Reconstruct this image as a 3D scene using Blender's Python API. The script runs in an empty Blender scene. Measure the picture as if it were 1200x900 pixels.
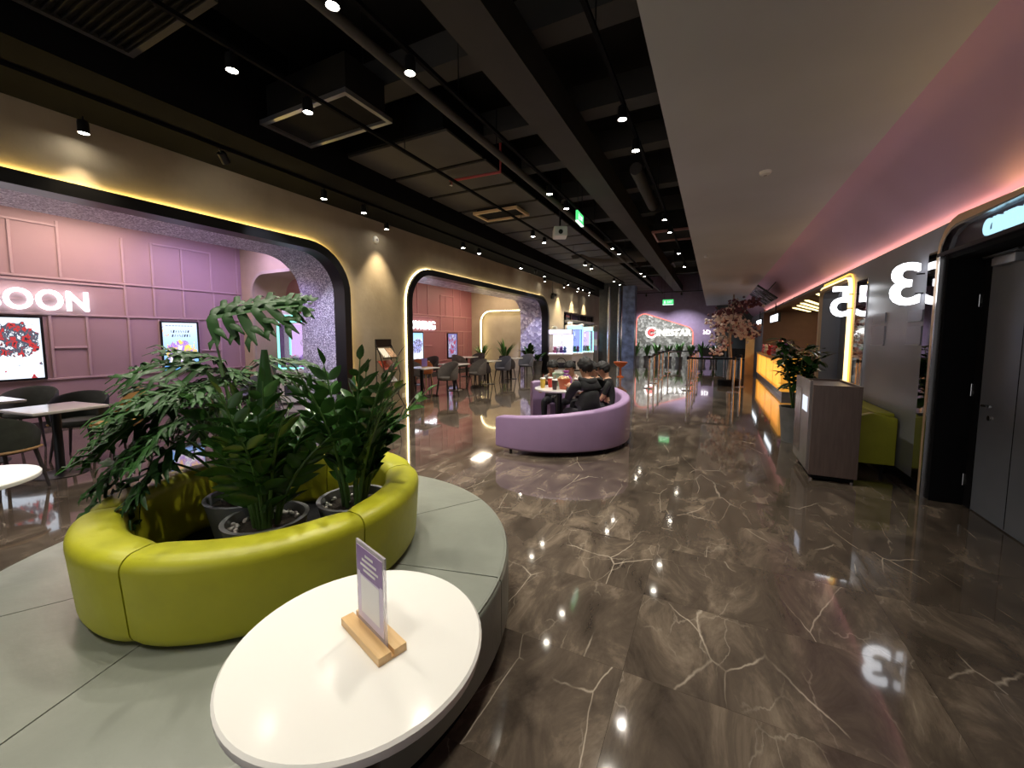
import bpy, bmesh, math, random
from mathutils import Vector, Matrix, Euler
from mathutils.geometry import tessellate_polygon
random.seed(11)
R = math.radians
SC = bpy.context.scene
COL = SC.collection

# ------------------------------------------------------------------ camera, world, exposure
cam_d = bpy.data.cameras.new('camera'); cam = bpy.data.objects.new('camera', cam_d); COL.objects.link(cam)
cam.location = (0, 0, 1.5); cam.rotation_euler = (R(90 - 4.622), 0, R(26.588))
cam_d.sensor_fit = 'HORIZONTAL'; cam_d.sensor_width = 36; cam_d.lens = 470 * 36 / 1200
cam_d.shift_y = -18 / 1200; cam_d.clip_start = 0.05; cam_d.clip_end = 200
SC.camera = cam
SC.view_settings.view_transform = 'Standard'; SC.view_settings.look = 'None'
SC.view_settings.exposure = 0.32; SC.view_settings.gamma = 1.0; SC.view_settings.use_curve_mapping = False
W = bpy.data.worlds.new('world'); SC.world = W; W.use_nodes = True
W.node_tree.nodes['Background'].inputs[0].default_value = (0.97, 0.97, 1.0, 1)   # soft fill added through the open rear, standing for the mall hall
W.node_tree.nodes['Background'].inputs[1].default_value = 1.0
SC.cycles.use_denoising = True
SC.cycles.sample_clamp_indirect = 6.0
SC.cycles.caustics_reflective = False; SC.cycles.caustics_refractive = False
SC.cycles.max_bounces = 8; SC.cycles.diffuse_bounces = 4; SC.cycles.glossy_bounces = 4; SC.cycles.transparent_max_bounces = 12

def lamp(name, kind, loc, power, color=(1, 1, 1), parent=None, rot=(0, 0, 0), size=0.06, spot=80, blend=0.6, size_y=None):
    d = bpy.data.lights.new(name, kind); d.energy = power; d.color = color
    if kind == 'SPOT': d.spot_size = R(spot); d.spot_blend = blend; d.shadow_soft_size = size
    elif kind == 'AREA':
        d.size = size
        if size_y: d.shape = 'RECTANGLE'; d.size_y = size_y
    else: d.shadow_soft_size = size
    o = bpy.data.objects.new(name, d); COL.objects.link(o); o.location = loc; o.rotation_euler = rot
    if parent: o.parent = parent
    return o

# ------------------------------------------------------------------ materials
MATS = {}
def _nodes(m): return m.node_tree.nodes, m.node_tree.links
def mat(name, col, rough=0.5, metal=0.0, emit=None, es=0.0, var=0.0, vscale=6.0, bump=0.0, bscale=60.0, spec=0.5, coat=0.0, alpha=1.0, trans=0.0, sheen=0.0):
    if name in MATS: return MATS[name]
    m = bpy.data.materials.new(name); m.use_nodes = True; N, K = _nodes(m)
    b = N['Principled BSDF']; b.inputs['Base Color'].default_value = (*col, 1); b.inputs['Roughness'].default_value = rough
    b.inputs['Metallic'].default_value = metal; b.inputs['Specular IOR Level'].default_value = spec
    b.inputs['Coat Weight'].default_value = coat; b.inputs['Alpha'].default_value = alpha; b.inputs['Transmission Weight'].default_value = trans
    b.inputs['Sheen Weight'].default_value = sheen
    if emit: b.inputs['Emission Color'].default_value = (*emit, 1); b.inputs['Emission Strength'].default_value = es
    if var or bump:
        tc = N.new('ShaderNodeTexCoord')
    if var:
        t = N.new('ShaderNodeTexNoise'); t.inputs['Scale'].default_value = vscale; t.inputs['Detail'].default_value = 5
        K.new(tc.outputs['Object'], t.inputs['Vector'])
        r = N.new('ShaderNodeValToRGB'); K.new(t.outputs['Fac'], r.inputs[0])
        r.color_ramp.elements[0].position = 0.3; r.color_ramp.elements[1].position = 0.7
        r.color_ramp.elements[0].color = (*[c * (1 - var) for c in col], 1); r.color_ramp.elements[1].color = (*[min(1, c * (1 + var)) for c in col], 1)
        K.new(r.outputs[0], b.inputs['Base Color'])
    if bump:
        t2 = N.new('ShaderNodeTexNoise'); t2.inputs['Scale'].default_value = bscale; t2.inputs['Detail'].default_value = 4
        K.new(tc.outputs['Object'], t2.inputs['Vector'])
        bp = N.new('ShaderNodeBump'); bp.inputs['Strength'].default_value = bump; bp.inputs['Distance'].default_value = 0.01
        K.new(t2.outputs['Fac'], bp.inputs['Height']); K.new(bp.outputs[0], b.inputs['Normal'])
    MATS[name] = m; return m

def glow(name, col, s):
    return mat(name, (0.02, 0.02, 0.02), 0.6, emit=col, es=s, spec=0.1)

def marble():
    m = bpy.data.materials.new('brown_marble'); m.use_nodes = True; N, K = _nodes(m); b = N['Principled BSDF']
    tc = N.new('ShaderNodeTexCoord'); oi = N.new('ShaderNodeObjectInfo')
    mul = N.new('ShaderNodeVectorMath'); mul.operation = 'SCALE'; mul.inputs[0].default_value = (37.1, 53.7, 11.3)
    K.new(oi.outputs['Random'], mul.inputs['Scale'])
    add = N.new('ShaderNodeVectorMath'); add.operation = 'ADD'; K.new(tc.outputs['Object'], add.inputs[0]); K.new(mul.outputs[0], add.inputs[1])
    mp = N.new('ShaderNodeMapping'); mp.inputs['Rotation'].default_value = (0, 0, R(24)); mp.inputs['Scale'].default_value = (1.5, 0.7, 1.0); K.new(add.outputs[0], mp.inputs[0])
    V = mp.outputs[0]
    def noise(scale, det, dist=0.0, rough=0.55):
        t = N.new('ShaderNodeTexNoise'); t.inputs['Scale'].default_value = scale; t.inputs['Detail'].default_value = det
        t.inputs['Distortion'].default_value = dist; t.inputs['Roughness'].default_value = rough; K.new(V, t.inputs['Vector']); return t.outputs['Fac']
    def ramp(src, stops):
        r = N.new('ShaderNodeValToRGB'); K.new(src, r.inputs[0]); e = r.color_ramp.elements
        e[0].position, e[0].color = stops[0][0], (*stops[0][1], 1); e[1].position, e[1].color = stops[1][0], (*stops[1][1], 1)
        for p, c in stops[2:]:
            x = e.new(p); x.color = (*c, 1)
        return r.outputs[0]
    def mth(op, a, bb):
        q = N.new('ShaderNodeMath'); q.operation = op; q.use_clamp = op in ('MULTIPLY', 'ADD')
        for i, v in enumerate((a, bb)):
            if isinstance(v, (int, float)): q.inputs[i].default_value = v
            else: K.new(v, q.inputs[i])
        return q.outputs[0]
    base = ramp(noise(2.6, 10, 0.7, 0.66), [(0.3, (0.044, 0.034, 0.027)), (0.76, (0.28, 0.222, 0.165)), (0.52, (0.102, 0.080, 0.061))])
    # veins: edges of stretched, gently warped cells, thin and broken up by a second noise
    def vein(scale, width, lo, hi, mscale, warp):
        nz = N.new('ShaderNodeTexNoise'); nz.inputs['Scale'].default_value = scale * 1.3; nz.inputs['Detail'].default_value = 5; K.new(V, nz.inputs['Vector'])
        sb = N.new('ShaderNodeVectorMath'); sb.operation = 'SUBTRACT'; K.new(nz.outputs['Color'], sb.inputs[0]); sb.inputs[1].default_value = (0.5, 0.5, 0.5)
        sl = N.new('ShaderNodeVectorMath'); sl.operation = 'SCALE'; K.new(sb.outputs[0], sl.inputs[0]); sl.inputs['Scale'].default_value = warp
        aa = N.new('ShaderNodeVectorMath'); aa.operation = 'ADD'; K.new(V, aa.inputs[0]); K.new(sl.outputs[0], aa.inputs[1])
        vo = N.new('ShaderNodeTexVoronoi'); vo.feature = 'DISTANCE_TO_EDGE'; vo.inputs['Scale'].default_value = scale; K.new(aa.outputs[0], vo.inputs['Vector'])
        line = ramp(vo.outputs['Distance'], [(0.0, (1, 1, 1)), (width, (0, 0, 0))])
        brk = ramp(noise(mscale, 3), [(lo, (0, 0, 0)), (hi, (1, 1, 1))])
        return mth('MULTIPLY', line, brk)
    v1 = vein(1.5, 0.0075, 0.48, 0.58, 1.9, 0.16)
    v2 = vein(3.4, 0.020, 0.50, 0.64, 2.6, 0.24)
    v2s = mth('MULTIPLY', v2, 0.30)
    v = mth('ADD', mth('MULTIPLY', v1, 0.72), v2s)
    mix = N.new('ShaderNodeMix'); mix.data_type = 'RGBA'; K.new(v, mix.inputs[0]); K.new(base, mix.inputs[6]); mix.inputs[7].default_value = (0.52, 0.45, 0.36, 1)
    K.new(mix.outputs[2], b.inputs['Base Color'])
    b.inputs['Roughness'].default_value = 0.07; b.inputs['Specular IOR Level'].default_value = 0.5
    b.inputs['Coat Weight'].default_value = 0.6; b.inputs['Coat Roughness'].default_value = 0.03
    MATS['brown_marble'] = m; return m

def sparkle(name, colA, colB, scale=90, rough=0.25, metal=0.7, bumpd=0.02):
    m = bpy.data.materials.new(name); m.use_nodes = True; N, K = _nodes(m); b = N['Principled BSDF']
    tc = N.new('ShaderNodeTexCoord'); v = N.new('ShaderNodeTexVoronoi'); v.inputs['Scale'].default_value = scale; K.new(tc.outputs['Object'], v.inputs['Vector'])
    s = N.new('ShaderNodeSeparateColor'); K.new(v.outputs['Color'], s.inputs[0])
    r = N.new('ShaderNodeValToRGB'); K.new(s.outputs[0], r.inputs[0]); r.color_ramp.elements[0].color = (*colA, 1); r.color_ramp.elements[1].color = (*colB, 1)
    r.color_ramp.elements[0].position = 0.35; r.color_ramp.elements[1].position = 0.95
    K.new(r.outputs[0], b.inputs['Base Color'])
    bp = N.new('ShaderNodeBump'); bp.inputs['Strength'].default_value = 0.9; bp.inputs['Distance'].default_value = bumpd
    K.new(v.outputs['Distance'], bp.inputs['Height']); K.new(bp.outputs[0], b.inputs['Normal'])
    b.inputs['Roughness'].default_value = rough; b.inputs['Metallic'].default_value = metal
    MATS[name] = m; return m

def poster_mat(name, bg_top, bg_bot, blobs, es=1.6, seed=0.0, scale=4.0, lo=0.15, hi=0.75, thr=0.66):
    """lit poster: pale ground, a cluttered block of figures in the middle built from coloured cells (generic, abstract)"""
    m = bpy.data.materials.new(name); m.use_nodes = True; N, K = _nodes(m); b = N['Principled BSDF']
    tc = N.new('ShaderNodeTexCoord'); g = tc.outputs['Generated']
    sx = N.new('ShaderNodeSeparateXYZ'); K.new(g, sx.inputs[0])
    z = sx.outputs[2]; y = sx.outputs[1]
    def ramp(src, stops, inter='LINEAR'):
        r = N.new('ShaderNodeValToRGB'); K.new(src, r.inputs[0]); e = r.color_ramp.elements; r.color_ramp.interpolation = inter
        e[0].position, e[0].color = stops[0][0], (*stops[0][1], 1); e[1].position, e[1].color = stops[1][0], (*stops[1][1], 1)
        for p, c in stops[2:]:
            x = e.new(p); x.color = (*c, 1)
        return r.outputs[0]
    bg = ramp(z, [(0, bg_bot), (1, bg_top)])
    ad = N.new('ShaderNodeVectorMath'); ad.operation = 'ADD'; K.new(g, ad.inputs[0]); ad.inputs[1].default_value = (seed, seed * 2, seed * 3)
    n = N.new('ShaderNodeTexNoise'); n.inputs['Scale'].default_value = scale; n.inputs['Detail'].default_value = 6; n.inputs['Roughness'].default_value = 0.65; K.new(ad.outputs[0], n.inputs['Vector'])
    st = [(0.30 + 0.42 * i / max(1, len(blobs) - 1), c) for i, c in enumerate(blobs)]
    art = ramp(n.outputs['Fac'], st, 'CONSTANT')
    W0, B0 = (1, 1, 1), (0, 0, 0)
    mz = ramp(z, [(max(0, lo - 0.03), B0), (lo + (hi - lo) * 0.35, W0), (lo + (hi - lo) * 0.6, W0), (min(1, hi + 0.10), B0)])
    my = ramp(y, [(0.0, B0), (0.40, W0), (0.60, W0), (1.0, B0)])
    mm = N.new('ShaderNodeMath'); mm.operation = 'MULTIPLY'; K.new(mz, mm.inputs[0]); K.new(my, mm.inputs[1])
    n2 = N.new('ShaderNodeTexNoise'); n2.inputs['Scale'].default_value = 7; K.new(ad.outputs[0], n2.inputs['Vector'])
    gt = N.new('ShaderNodeMath'); gt.operation = 'ADD'; K.new(mm.outputs[0], gt.inputs[0]); K.new(n2.outputs['Fac'], gt.inputs[1])
    g2 = N.new('ShaderNodeMath'); g2.operation = 'GREATER_THAN'; K.new(gt.outputs[0], g2.inputs[0]); g2.inputs[1].default_value = thr
    mix = N.new('ShaderNodeMix'); mix.data_type = 'RGBA'; K.new(g2.outputs[0], mix.inputs[0]); K.new(bg, mix.inputs[6]); K.new(art, mix.inputs[7])
    K.new(mix.outputs[2], b.inputs['Emission Color']); b.inputs['Emission Strength'].default_value = es
    b.inputs['Base Color'].default_value = (0.02, 0.02, 0.02, 1); b.inputs['Roughness'].default_value = 0.15
    MATS[name] = m; return m

def wood(name, c1, c2, rough=0.45, scale=3.0, axis=1):
    m = bpy.data.materials.new(name); m.use_nodes = True; N, K = _nodes(m); b = N['Principled BSDF']
    tc = N.new('ShaderNodeTexCoord'); mp = N.new('ShaderNodeMapping'); K.new(tc.outputs['Object'], mp.inputs[0])
    s = [14, 14, 14]; s[axis] = 1.2; mp.inputs['Scale'].default_value = s
    n = N.new('ShaderNodeTexNoise'); n.inputs['Scale'].default_value = scale; n.inputs['Detail'].default_value = 5; K.new(mp.outputs[0], n.inputs['Vector'])
    r = N.new('ShaderNodeValToRGB'); K.new(n.outputs['Fac'], r.inputs[0]); r.color_ramp.elements[0].position = 0.3; r.color_ramp.elements[1].position = 0.7
    r.color_ramp.elements[0].color = (*c1, 1); r.color_ramp.elements[1].color = (*c2, 1); K.new(r.outputs[0], b.inputs['Base Color'])
    b.inputs['Roughness'].default_value = rough; MATS[name] = m; return m

def glass(name, tint=(0.9, 0.95, 0.95), amount=0.15, rough=0.02):
    m = bpy.data.materials.new(name); m.use_nodes = True; N, K = _nodes(m); out = N['Material Output']; N.remove(N['Principled BSDF'])
    tr = N.new('ShaderNodeBsdfTransparent'); tr.inputs[0].default_value = (*tint, 1)
    gl = N.new('ShaderNodeBsdfGlossy'); gl.inputs['Roughness'].default_value = rough
    fr = N.new('ShaderNodeFresnel'); ad = N.new('ShaderNodeMath'); ad.operation = 'ADD'; ad.use_clamp = True; ad.inputs[1].default_value = amount * 0.3; K.new(fr.outputs[0], ad.inputs[0])
    mx = N.new('ShaderNodeMixShader'); K.new(ad.outputs[0], mx.inputs[0]); K.new(tr.outputs[0], mx.inputs[1]); K.new(gl.outputs[0], mx.inputs[2]); K.new(mx.outputs[0], out.inputs[0])
    MATS[name] = m; return m

M_MARBLE = marble()
M_GROUT = mat('grout', (0.05, 0.04, 0.03), 0.8, var=0.2)
M_PLASTER = mat('taupe_plaster', (0.40, 0.335, 0.245), 0.75, var=0.13, vscale=1.6, bump=0.25, bscale=14)
M_PLASTER2 = mat('warm_plaster', (0.42, 0.33, 0.22), 0.75, var=0.1, vscale=2.0, bump=0.2, bscale=14)
M_SOFFIT = mat('grey_concrete_paint', (0.47, 0.485, 0.51), 0.7, var=0.06, vscale=0.9, bump=0.15, bscale=8)
M_COVE = mat('mauve_paint', (0.58, 0.38, 0.54), 0.65, var=0.04, vscale=1.0)
M_MAUVE = mat('mauve_panel_paint', (0.39, 0.26, 0.275), 0.5, var=0.05, vscale=1.5)
M_MAUVETRIM = mat('mauve_trim_paint', (0.47, 0.33, 0.345), 0.42)
M_ROSE = mat('rose_panel_paint', (0.34, 0.13, 0.14), 0.5, var=0.05, vscale=1.5)
M_ROSETRIM = mat('rose_trim_paint', (0.44, 0.20, 0.205), 0.42)
M_PURPLE = mat('purple_wall_paint', (0.38, 0.28, 0.42), 0.6, var=0.08)
M_BLACK = mat('black_paint', (0.007, 0.007, 0.008), 0.85, var=0.2, vscale=3, spec=0.08)
M_CEIL = mat('black_ceiling_paint', (0.016, 0.015, 0.014), 0.9, var=0.25, vscale=2, spec=0.15)
M_DUCT = mat('dark_duct_paint', (0.068, 0.060, 0.052), 0.7, var=0.12, vscale=2)
M_BEAM = mat('dark_beam_paint', (0.046, 0.041, 0.036), 0.75, var=0.12, vscale=2)
M_BLKMETAL = mat('black_metal', (0.012, 0.012, 0.013), 0.35, metal=0.4, spec=0.5)
M_GREYMETAL = mat('grey_metal', (0.35, 0.35, 0.36), 0.35, metal=0.8)
M_STEEL = mat('brushed_steel', (0.62, 0.61, 0.60), 0.25, metal=1.0)
M_GOLD = mat('brushed_gold', (0.78, 0.55, 0.33), 0.4, metal=0.3)
M_MIRROR = mat('dark_mirror', (0.55, 0.55, 0.56), 0.03, metal=1.0)
M_GREYWALL = mat('grey_laminate', (0.31, 0.315, 0.35), 0.26, var=0.05, vscale=1.5, spec=0.6)
M_WHITE = mat('white_gloss', (0.80, 0.79, 0.75), 0.12, spec=0.5)
M_WHITEMATT = mat('white_matt', (0.75, 0.74, 0.72), 0.5)
M_LIME = mat('lime_leather', (0.36, 0.36, 0.014), 0.43, var=0.06, vscale=9, bump=0.12, bscale=25)
M_GREYLEATHER = mat('sage_grey_leather', (0.195, 0.208, 0.178), 0.34, var=0.07, vscale=5, bump=0.15, bscale=18)
M_LILAC = mat('lilac_leather', (0.37, 0.25, 0.44), 0.42, var=0.05, vscale=4, bump=0.08, bscale=30)
M_SPARK = sparkle('hammered_silver_panel', (0.26, 0.25, 0.34), (0.92, 0.92, 1.0), 62, 0.30, 0.5)
M_SPARK2 = sparkle('lilac_scale_tile', (0.36, 0.34, 0.55), (0.82, 0.80, 1.0), 9, 0.35, 0.3, 0.03)
M_SEQUIN = sparkle('silver_sequin_panel', (0.24, 0.24, 0.20), (0.62, 0.62, 0.54), 8, 0.4, 0.3, 0.02)
M_LEAF = mat('dark_glossy_leaf', (0.034, 0.098, 0.020), 0.22, var=0.35, vscale=5, spec=0.6)
M_LEAF2 = mat('lobed_leaf', (0.020, 0.064, 0.014), 0.42, var=0.35, vscale=4, spec=0.28)
M_LEAF3 = mat('fresh_leaf', (0.055, 0.16, 0.030), 0.35, var=0.3, vscale=6)
M_STEM = mat('green_stem', (0.06, 0.13, 0.03), 0.4, var=0.2)
M_SOIL = mat('potting_soil', (0.025, 0.018, 0.012), 0.95, var=0.4, vscale=30, bump=0.6, bscale=80)
M_POT = mat('grey_concrete_pot', (0.20, 0.205, 0.21), 0.6, var=0.15, vscale=7, bump=0.2, bscale=40)
M_PEBBLE = mat('white_pebble', (0.6, 0.58, 0.54), 0.5, var=0.25, vscale=20)
M_SKIN = mat('skin', (0.55, 0.31, 0.20), 0.5, var=0.05)
M_HAIR = mat('black_hair', (0.008, 0.007, 0.007), 0.7, bump=0.4, bscale=120)
M_BLKCLOTH = mat('black_cloth', (0.012, 0.013, 0.014), 0.85, var=0.25, vscale=12, bump=0.4, bscale=25)
M_WHTCLOTH = mat('cream_cloth', (0.6, 0.55, 0.47), 0.85, var=0.1, vscale=12, bump=0.3, bscale=25)
M_GRYCLOTH = mat('grey_cloth', (0.25, 0.25, 0.26), 0.85, var=0.1, vscale=12, bump=0.3, bscale=25)
M_JEAN = mat('dark_trousers', (0.03, 0.03, 0.04), 0.85, var=0.15, vscale=10)
M_OAK = wood('oak', (0.42, 0.24, 0.10), (0.62, 0.40, 0.19), 0.4)
M_BAMBOO = wood('bamboo', (0.55, 0.33, 0.13), (0.75, 0.52, 0.26), 0.4, axis=0)
M_WALNUT = wood('walnut_laminate', (0.115, 0.078, 0.064), (0.165, 0.115, 0.095), 0.35, axis=2)
M_OLIVE = mat('dark_olive_fabric', (0.032, 0.038, 0.028), 0.8, var=0.2, vscale=14)
M_TAUPEFAB = mat('taupe_fabric', (0.10, 0.083, 0.072), 0.85, var=0.15, vscale=14)
M_DKFAB = mat('dark_brown_fabric', (0.045, 0.035, 0.036), 0.85, var=0.15, vscale=14)
M_ORANGE = mat('orange_fabric', (0.48, 0.13, 0.03), 0.7, var=0.1)
M_MUSTARD = mat('mustard_leather', (0.62, 0.36, 0.09), 0.45, var=0.08)
M_GLASS = glass('clear_glass'); M_ACRYL = mat('clear_acrylic', (0.80, 0.76, 0.84), 0.1, alpha=0.38)
G_WARM = glow('gold_led', (1.0, 0.70, 0.20), 20.0)
G_STRIP = glow('warm_white_led', (1.0, 0.82, 0.42), 9.0)
G_COVE = glow('orange_pink_led', (1.0, 0.52, 0.36), 4.5)
G_LENS = glow('spot_lens', (1.0, 0.93, 0.78), 60.0)
G_SIGN = glow('white_sign_glow', (0.93, 0.95, 1.0), 3.2)
G_CYAN = glow('ice_blue_sign_glow', (0.45, 0.80, 1.0), 1.05)

# ------------------------------------------------------------------ mesh builder
class MB:
    def __init__(s): s.v = []; s.f = []
    def add(s, vs, fs):
        o = len(s.v); s.v += [tuple(p) for p in vs]; s.f += [tuple(i + o for i in f) for f in fs]; return s
    def box(s, x0, x1, y0, y1, z0, z1):
        if x0 > x1: x0, x1 = x1, x0
        if y0 > y1: y0, y1 = y1, y0
        if z0 > z1: z0, z1 = z1, z0
        return s.add([(x0,y0,z0),(x1,y0,z0),(x1,y1,z0),(x0,y1,z0),(x0,y0,z1),(x1,y0,z1),(x1,y1,z1),(x0,y1,z1)],
                     [(3,2,1,0),(4,5,6,7),(0,1,5,4),(1,2,6,5),(2,3,7,6),(3,0,4,7)])
    def obox(s, c, size, rz=0.0, rx=0.0):
        M = Matrix.Translation(c) @ Matrix.Rotation(rz, 4, 'Z') @ Matrix.Rotation(rx, 4, 'X'); m = MB(); h = [q / 2 for q in size]
        m.box(-h[0], h[0], -h[1], h[1], -h[2], h[2]); return s.add([M @ Vector(p) for p in m.v], m.f)
    def lathe(s, prof, c=(0, 0, 0), n=24, sx=1.0, sy=1.0):
        vs = []; fs = []
        for r, z in prof:
            for i in range(n):
                a = 2 * math.pi * i / n; vs.append((c[0] + r * sx * math.cos(a), c[1] + r * sy * math.sin(a), c[2] + z))
        for j in range(len(prof) - 1):
            for i in range(n):
                k = (i + 1) % n; fs.append((j * n + i, j * n + k, (j + 1) * n + k, (j + 1) * n + i))
        if prof[0][0] > 1e-4: fs.append(tuple(reversed(range(n))))
        if prof[-1][0] > 1e-4: fs.append(tuple((len(prof) - 1) * n + i for i in range(n)))
        return s.add(vs, fs)
    def cyl(s, c, r, h, n=16): return s.lathe([(r, 0), (r, h)], c, n)
    def tube(s, pts, rad, n=8, caps=True):
        pts = [Vector(p) for p in pts]; rs = rad if isinstance(rad, (list, tuple)) else [rad] * len(pts)
        vs = []; fs = []; up = None
        for i, p in enumerate(pts):
            t = (pts[min(i + 1, len(pts) - 1)] - pts[max(i - 1, 0)]); t = t.normalized() if t.length > 1e-9 else Vector((0, 0, 1))
            if up is None: up = Vector((0, 0, 1)) if abs(t.z) < 0.9 else Vector((1, 0, 0))
            u = t.cross(up); u = u.normalized() if u.length > 1e-6 else Vector((1, 0, 0)); w = u.cross(t).normalized(); up = w
            for k in range(n):
                a = 2 * math.pi * k / n; vs.append(p + (u * math.cos(a) + w * math.sin(a)) * rs[i])
        for i in range(len(pts) - 1):
            for k in range(n):
                q = (k + 1) % n; fs.append((i * n + k, i * n + q, (i + 1) * n + q, (i + 1) * n + k))
        if caps: fs.append(tuple(reversed(range(n)))); fs.append(tuple((len(pts) - 1) * n + k for k in range(n)))
        return s.add(vs, fs)
    def ball(s, c, r, n=12, m=8, rot=None):
        rx, ry, rz = r if isinstance(r, (list, tuple)) else (r, r, r); vs = [(0, 0, -rz)]; fs = []
        for j in range(1, m):
            p = math.pi * j / m - math.pi / 2
            for i in range(n):
                a = 2 * math.pi * i / n; vs.append((rx * math.cos(p) * math.cos(a), ry * math.cos(p) * math.sin(a), rz * math.sin(p)))
        vs.append((0, 0, rz)); T = len(vs) - 1
        for i in range(n):
            k = (i + 1) % n; fs.append((0, 1 + k, 1 + i)); fs.append((T, 1 + (m - 2) * n + i, 1 + (m - 2) * n + k))
            for j in range(m - 2): fs.append((1 + j * n + i, 1 + j * n + k, 1 + (j + 1) * n + k, 1 + (j + 1) * n + i))
        Mx = Matrix.Translation(c) @ (rot.to_4x4() if rot else Matrix.Identity(4))
        return s.add([Mx @ Vector(p) for p in vs], fs)
    def prism(s, poly, f0, f1):
        """poly: 2-D outline (may be concave); f0 / f1 map (u, v) to the two 3-D faces"""
        n = len(poly); tri = tessellate_polygon([[Vector((u, v, 0)) for u, v in poly]])
        vs = [f0(*p) for p in poly] + [f1(*p) for p in poly]; fs = [tuple(t) for t in tri] + [tuple(i + n for i in reversed(t)) for t in tri]
        fs += [(i, (i + 1) % n, n + (i + 1) % n, n + i) for i in range(n)]
        return s.add(vs, fs)
    def strip(s, loops, closed=False, cap=True):
        """loops: list of equal-length vertex rings joined in order"""
        n = len(loops[0]); vs = [p for l in loops for p in l]; fs = []
        L = len(loops)
        for i in range(L if closed else L - 1):
            j = (i + 1) % L
            for k in range(n):
                q = (k + 1) % n; fs.append((i * n + k, i * n + q, j * n + q, j * n + k))
        if cap and not closed: fs.append(tuple(reversed(range(n)))); fs.append(tuple((L - 1) * n + k for k in range(n)))
        return s.add(vs, fs)
    def build(s, name, m, parent=None, smooth=None, bevel=0.0, seg=2, loc=None, rz=0.0, fix=True):
        me = bpy.data.meshes.new(name); me.from_pydata(s.v, [], s.f)
        if fix or bevel:
            bm = bmesh.new(); bm.from_mesh(me)
            bmesh.ops.remove_doubles(bm, verts=bm.verts, dist=1e-5)
            bmesh.ops.recalc_face_normals(bm, faces=bm.faces)
            if bevel:
                es = [e for e in bm.edges if len(e.link_faces) == 2 and e.calc_face_angle(0) > R(35)]
                bmesh.ops.bevel(bm, geom=es, offset=bevel, segments=seg, affect='EDGES', profile=0.6, clamp_overlap=True)
            bm.to_mesh(me); bm.free()
        for mm in (m if isinstance(m, (list, tuple)) else [m]): me.materials.append(mm)
        if smooth:
            for p in me.polygons: p.use_smooth = True
            me.set_sharp_from_angle(angle=R(smooth))
        o = bpy.data.objects.new(name, me); COL.objects.link(o)
        if loc: o.location = loc
        if rz: o.rotation_euler = (0, 0, rz)
        if parent: o.parent = parent
        return o

def empty(name, loc=(0, 0, 0), rz=0.0):
    o = bpy.data.objects.new(name, None); COL.objects.link(o); o.location = loc; o.rotation_euler = (0, 0, rz); o.empty_display_size = 0.1; return o
def tag(o, label, cat, group=None, kind=None):
    o['label'] = label; o['category'] = cat
    if group: o['group'] = group
    if kind: o['kind'] = kind
    return o
def thing(name, label, cat, loc=(0, 0, 0), rz=0.0, group=None): return tag(empty(name, loc, rz), label, cat, group)
def struct(o, label=None):
    o['kind'] = 'structure'
    if label: o['label'] = label
    return o
def dup(o, name=None, parent=None):
    c = o.copy(); COL.objects.link(c); c.parent = parent
    if name: c.name = name
    return c
def dup_tree(root, loc, rz, label, group=None):
    r = dup(root); r.location = loc; r.rotation_euler = (0, 0, rz); r['label'] = label
    if group: r['group'] = group
    for ch in list(root.children):
        c = dup(ch, None, r)
        for g in list(ch.children): dup(g, None, c)
    return r

def text_letters(txt, size, depth, bold=0.0, track=1.0):
    """one (verts, faces) per letter, in the text plane"""
    cu = bpy.data.curves.new('lettering', 'FONT'); cu.body = txt; cu.size = size; cu.extrude = depth / 2; cu.offset = bold; cu.space_character = track; cu.resolution_u = 4
    ob = bpy.data.objects.new('lettering', cu); COL.objects.link(ob); dg = bpy.context.evaluated_depsgraph_get()
    me = bpy.data.meshes.new_from_object(ob.evaluated_get(dg)); bm = bmesh.new(); bm.from_mesh(me); bmesh.ops.remove_doubles(bm, verts=bm.verts, dist=1e-5)
    seen = set(); out = []
    for f in bm.faces:
        if f.index in seen: continue
        stack = [f]; comp = []; seen.add(f.index)
        while stack:
            g = stack.pop(); comp.append(g)
            for e in g.edges:
                for h in e.link_faces:
                    if h.index not in seen: seen.add(h.index); stack.append(h)
        ids = {}; vs = []; fs = []
        for g in comp:
            q = []
            for v in g.verts:
                if v.index not in ids: ids[v.index] = len(vs); vs.append(v.co.copy())
                q.append(ids[v.index])
            fs.append(tuple(q))
        out.append((vs, fs))
    bm.free(); bpy.data.objects.remove(ob); bpy.data.curves.remove(cu); bpy.data.meshes.remove(me)
    out.sort(key=lambda c: min(v.x for v in c[0])); return out
def letters(parent, txt, size, depth, m, frame, bold=0.0, track=1.0, sx=1.0, height=None, name='letter'):
    """frame(u, v, w) -> point; u runs along the writing"""
    L = text_letters(txt, size, depth, bold, track)
    for vs, fs in L: MB().add([frame(v.x * sx, v.y, v.z) for v in vs], fs).build(name, m, parent, fix=True)
    return (min(v.x for vs, _ in L for v in vs) * sx, max(v.x for vs, _ in L for v in vs) * sx)

# ------------------------------------------------------------------ the setting
XL, XR, XB = -6.12, 1.82, -9.8
def portal(y0, y1, zt, r, n=10):
    p = [(y0, 0.0)]
    for i in range(n + 1):
        a = math.pi - i * math.pi / 2 / n; p.append((y0 + r + r * math.cos(a), zt - r + r * math.sin(a)))
    for i in range(n + 1):
        a = math.pi / 2 - i * math.pi / 2 / n; p.append((y1 - r + r * math.cos(a), zt - r + r * math.sin(a)))
    p.append((y1, 0.0)); return p

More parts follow.
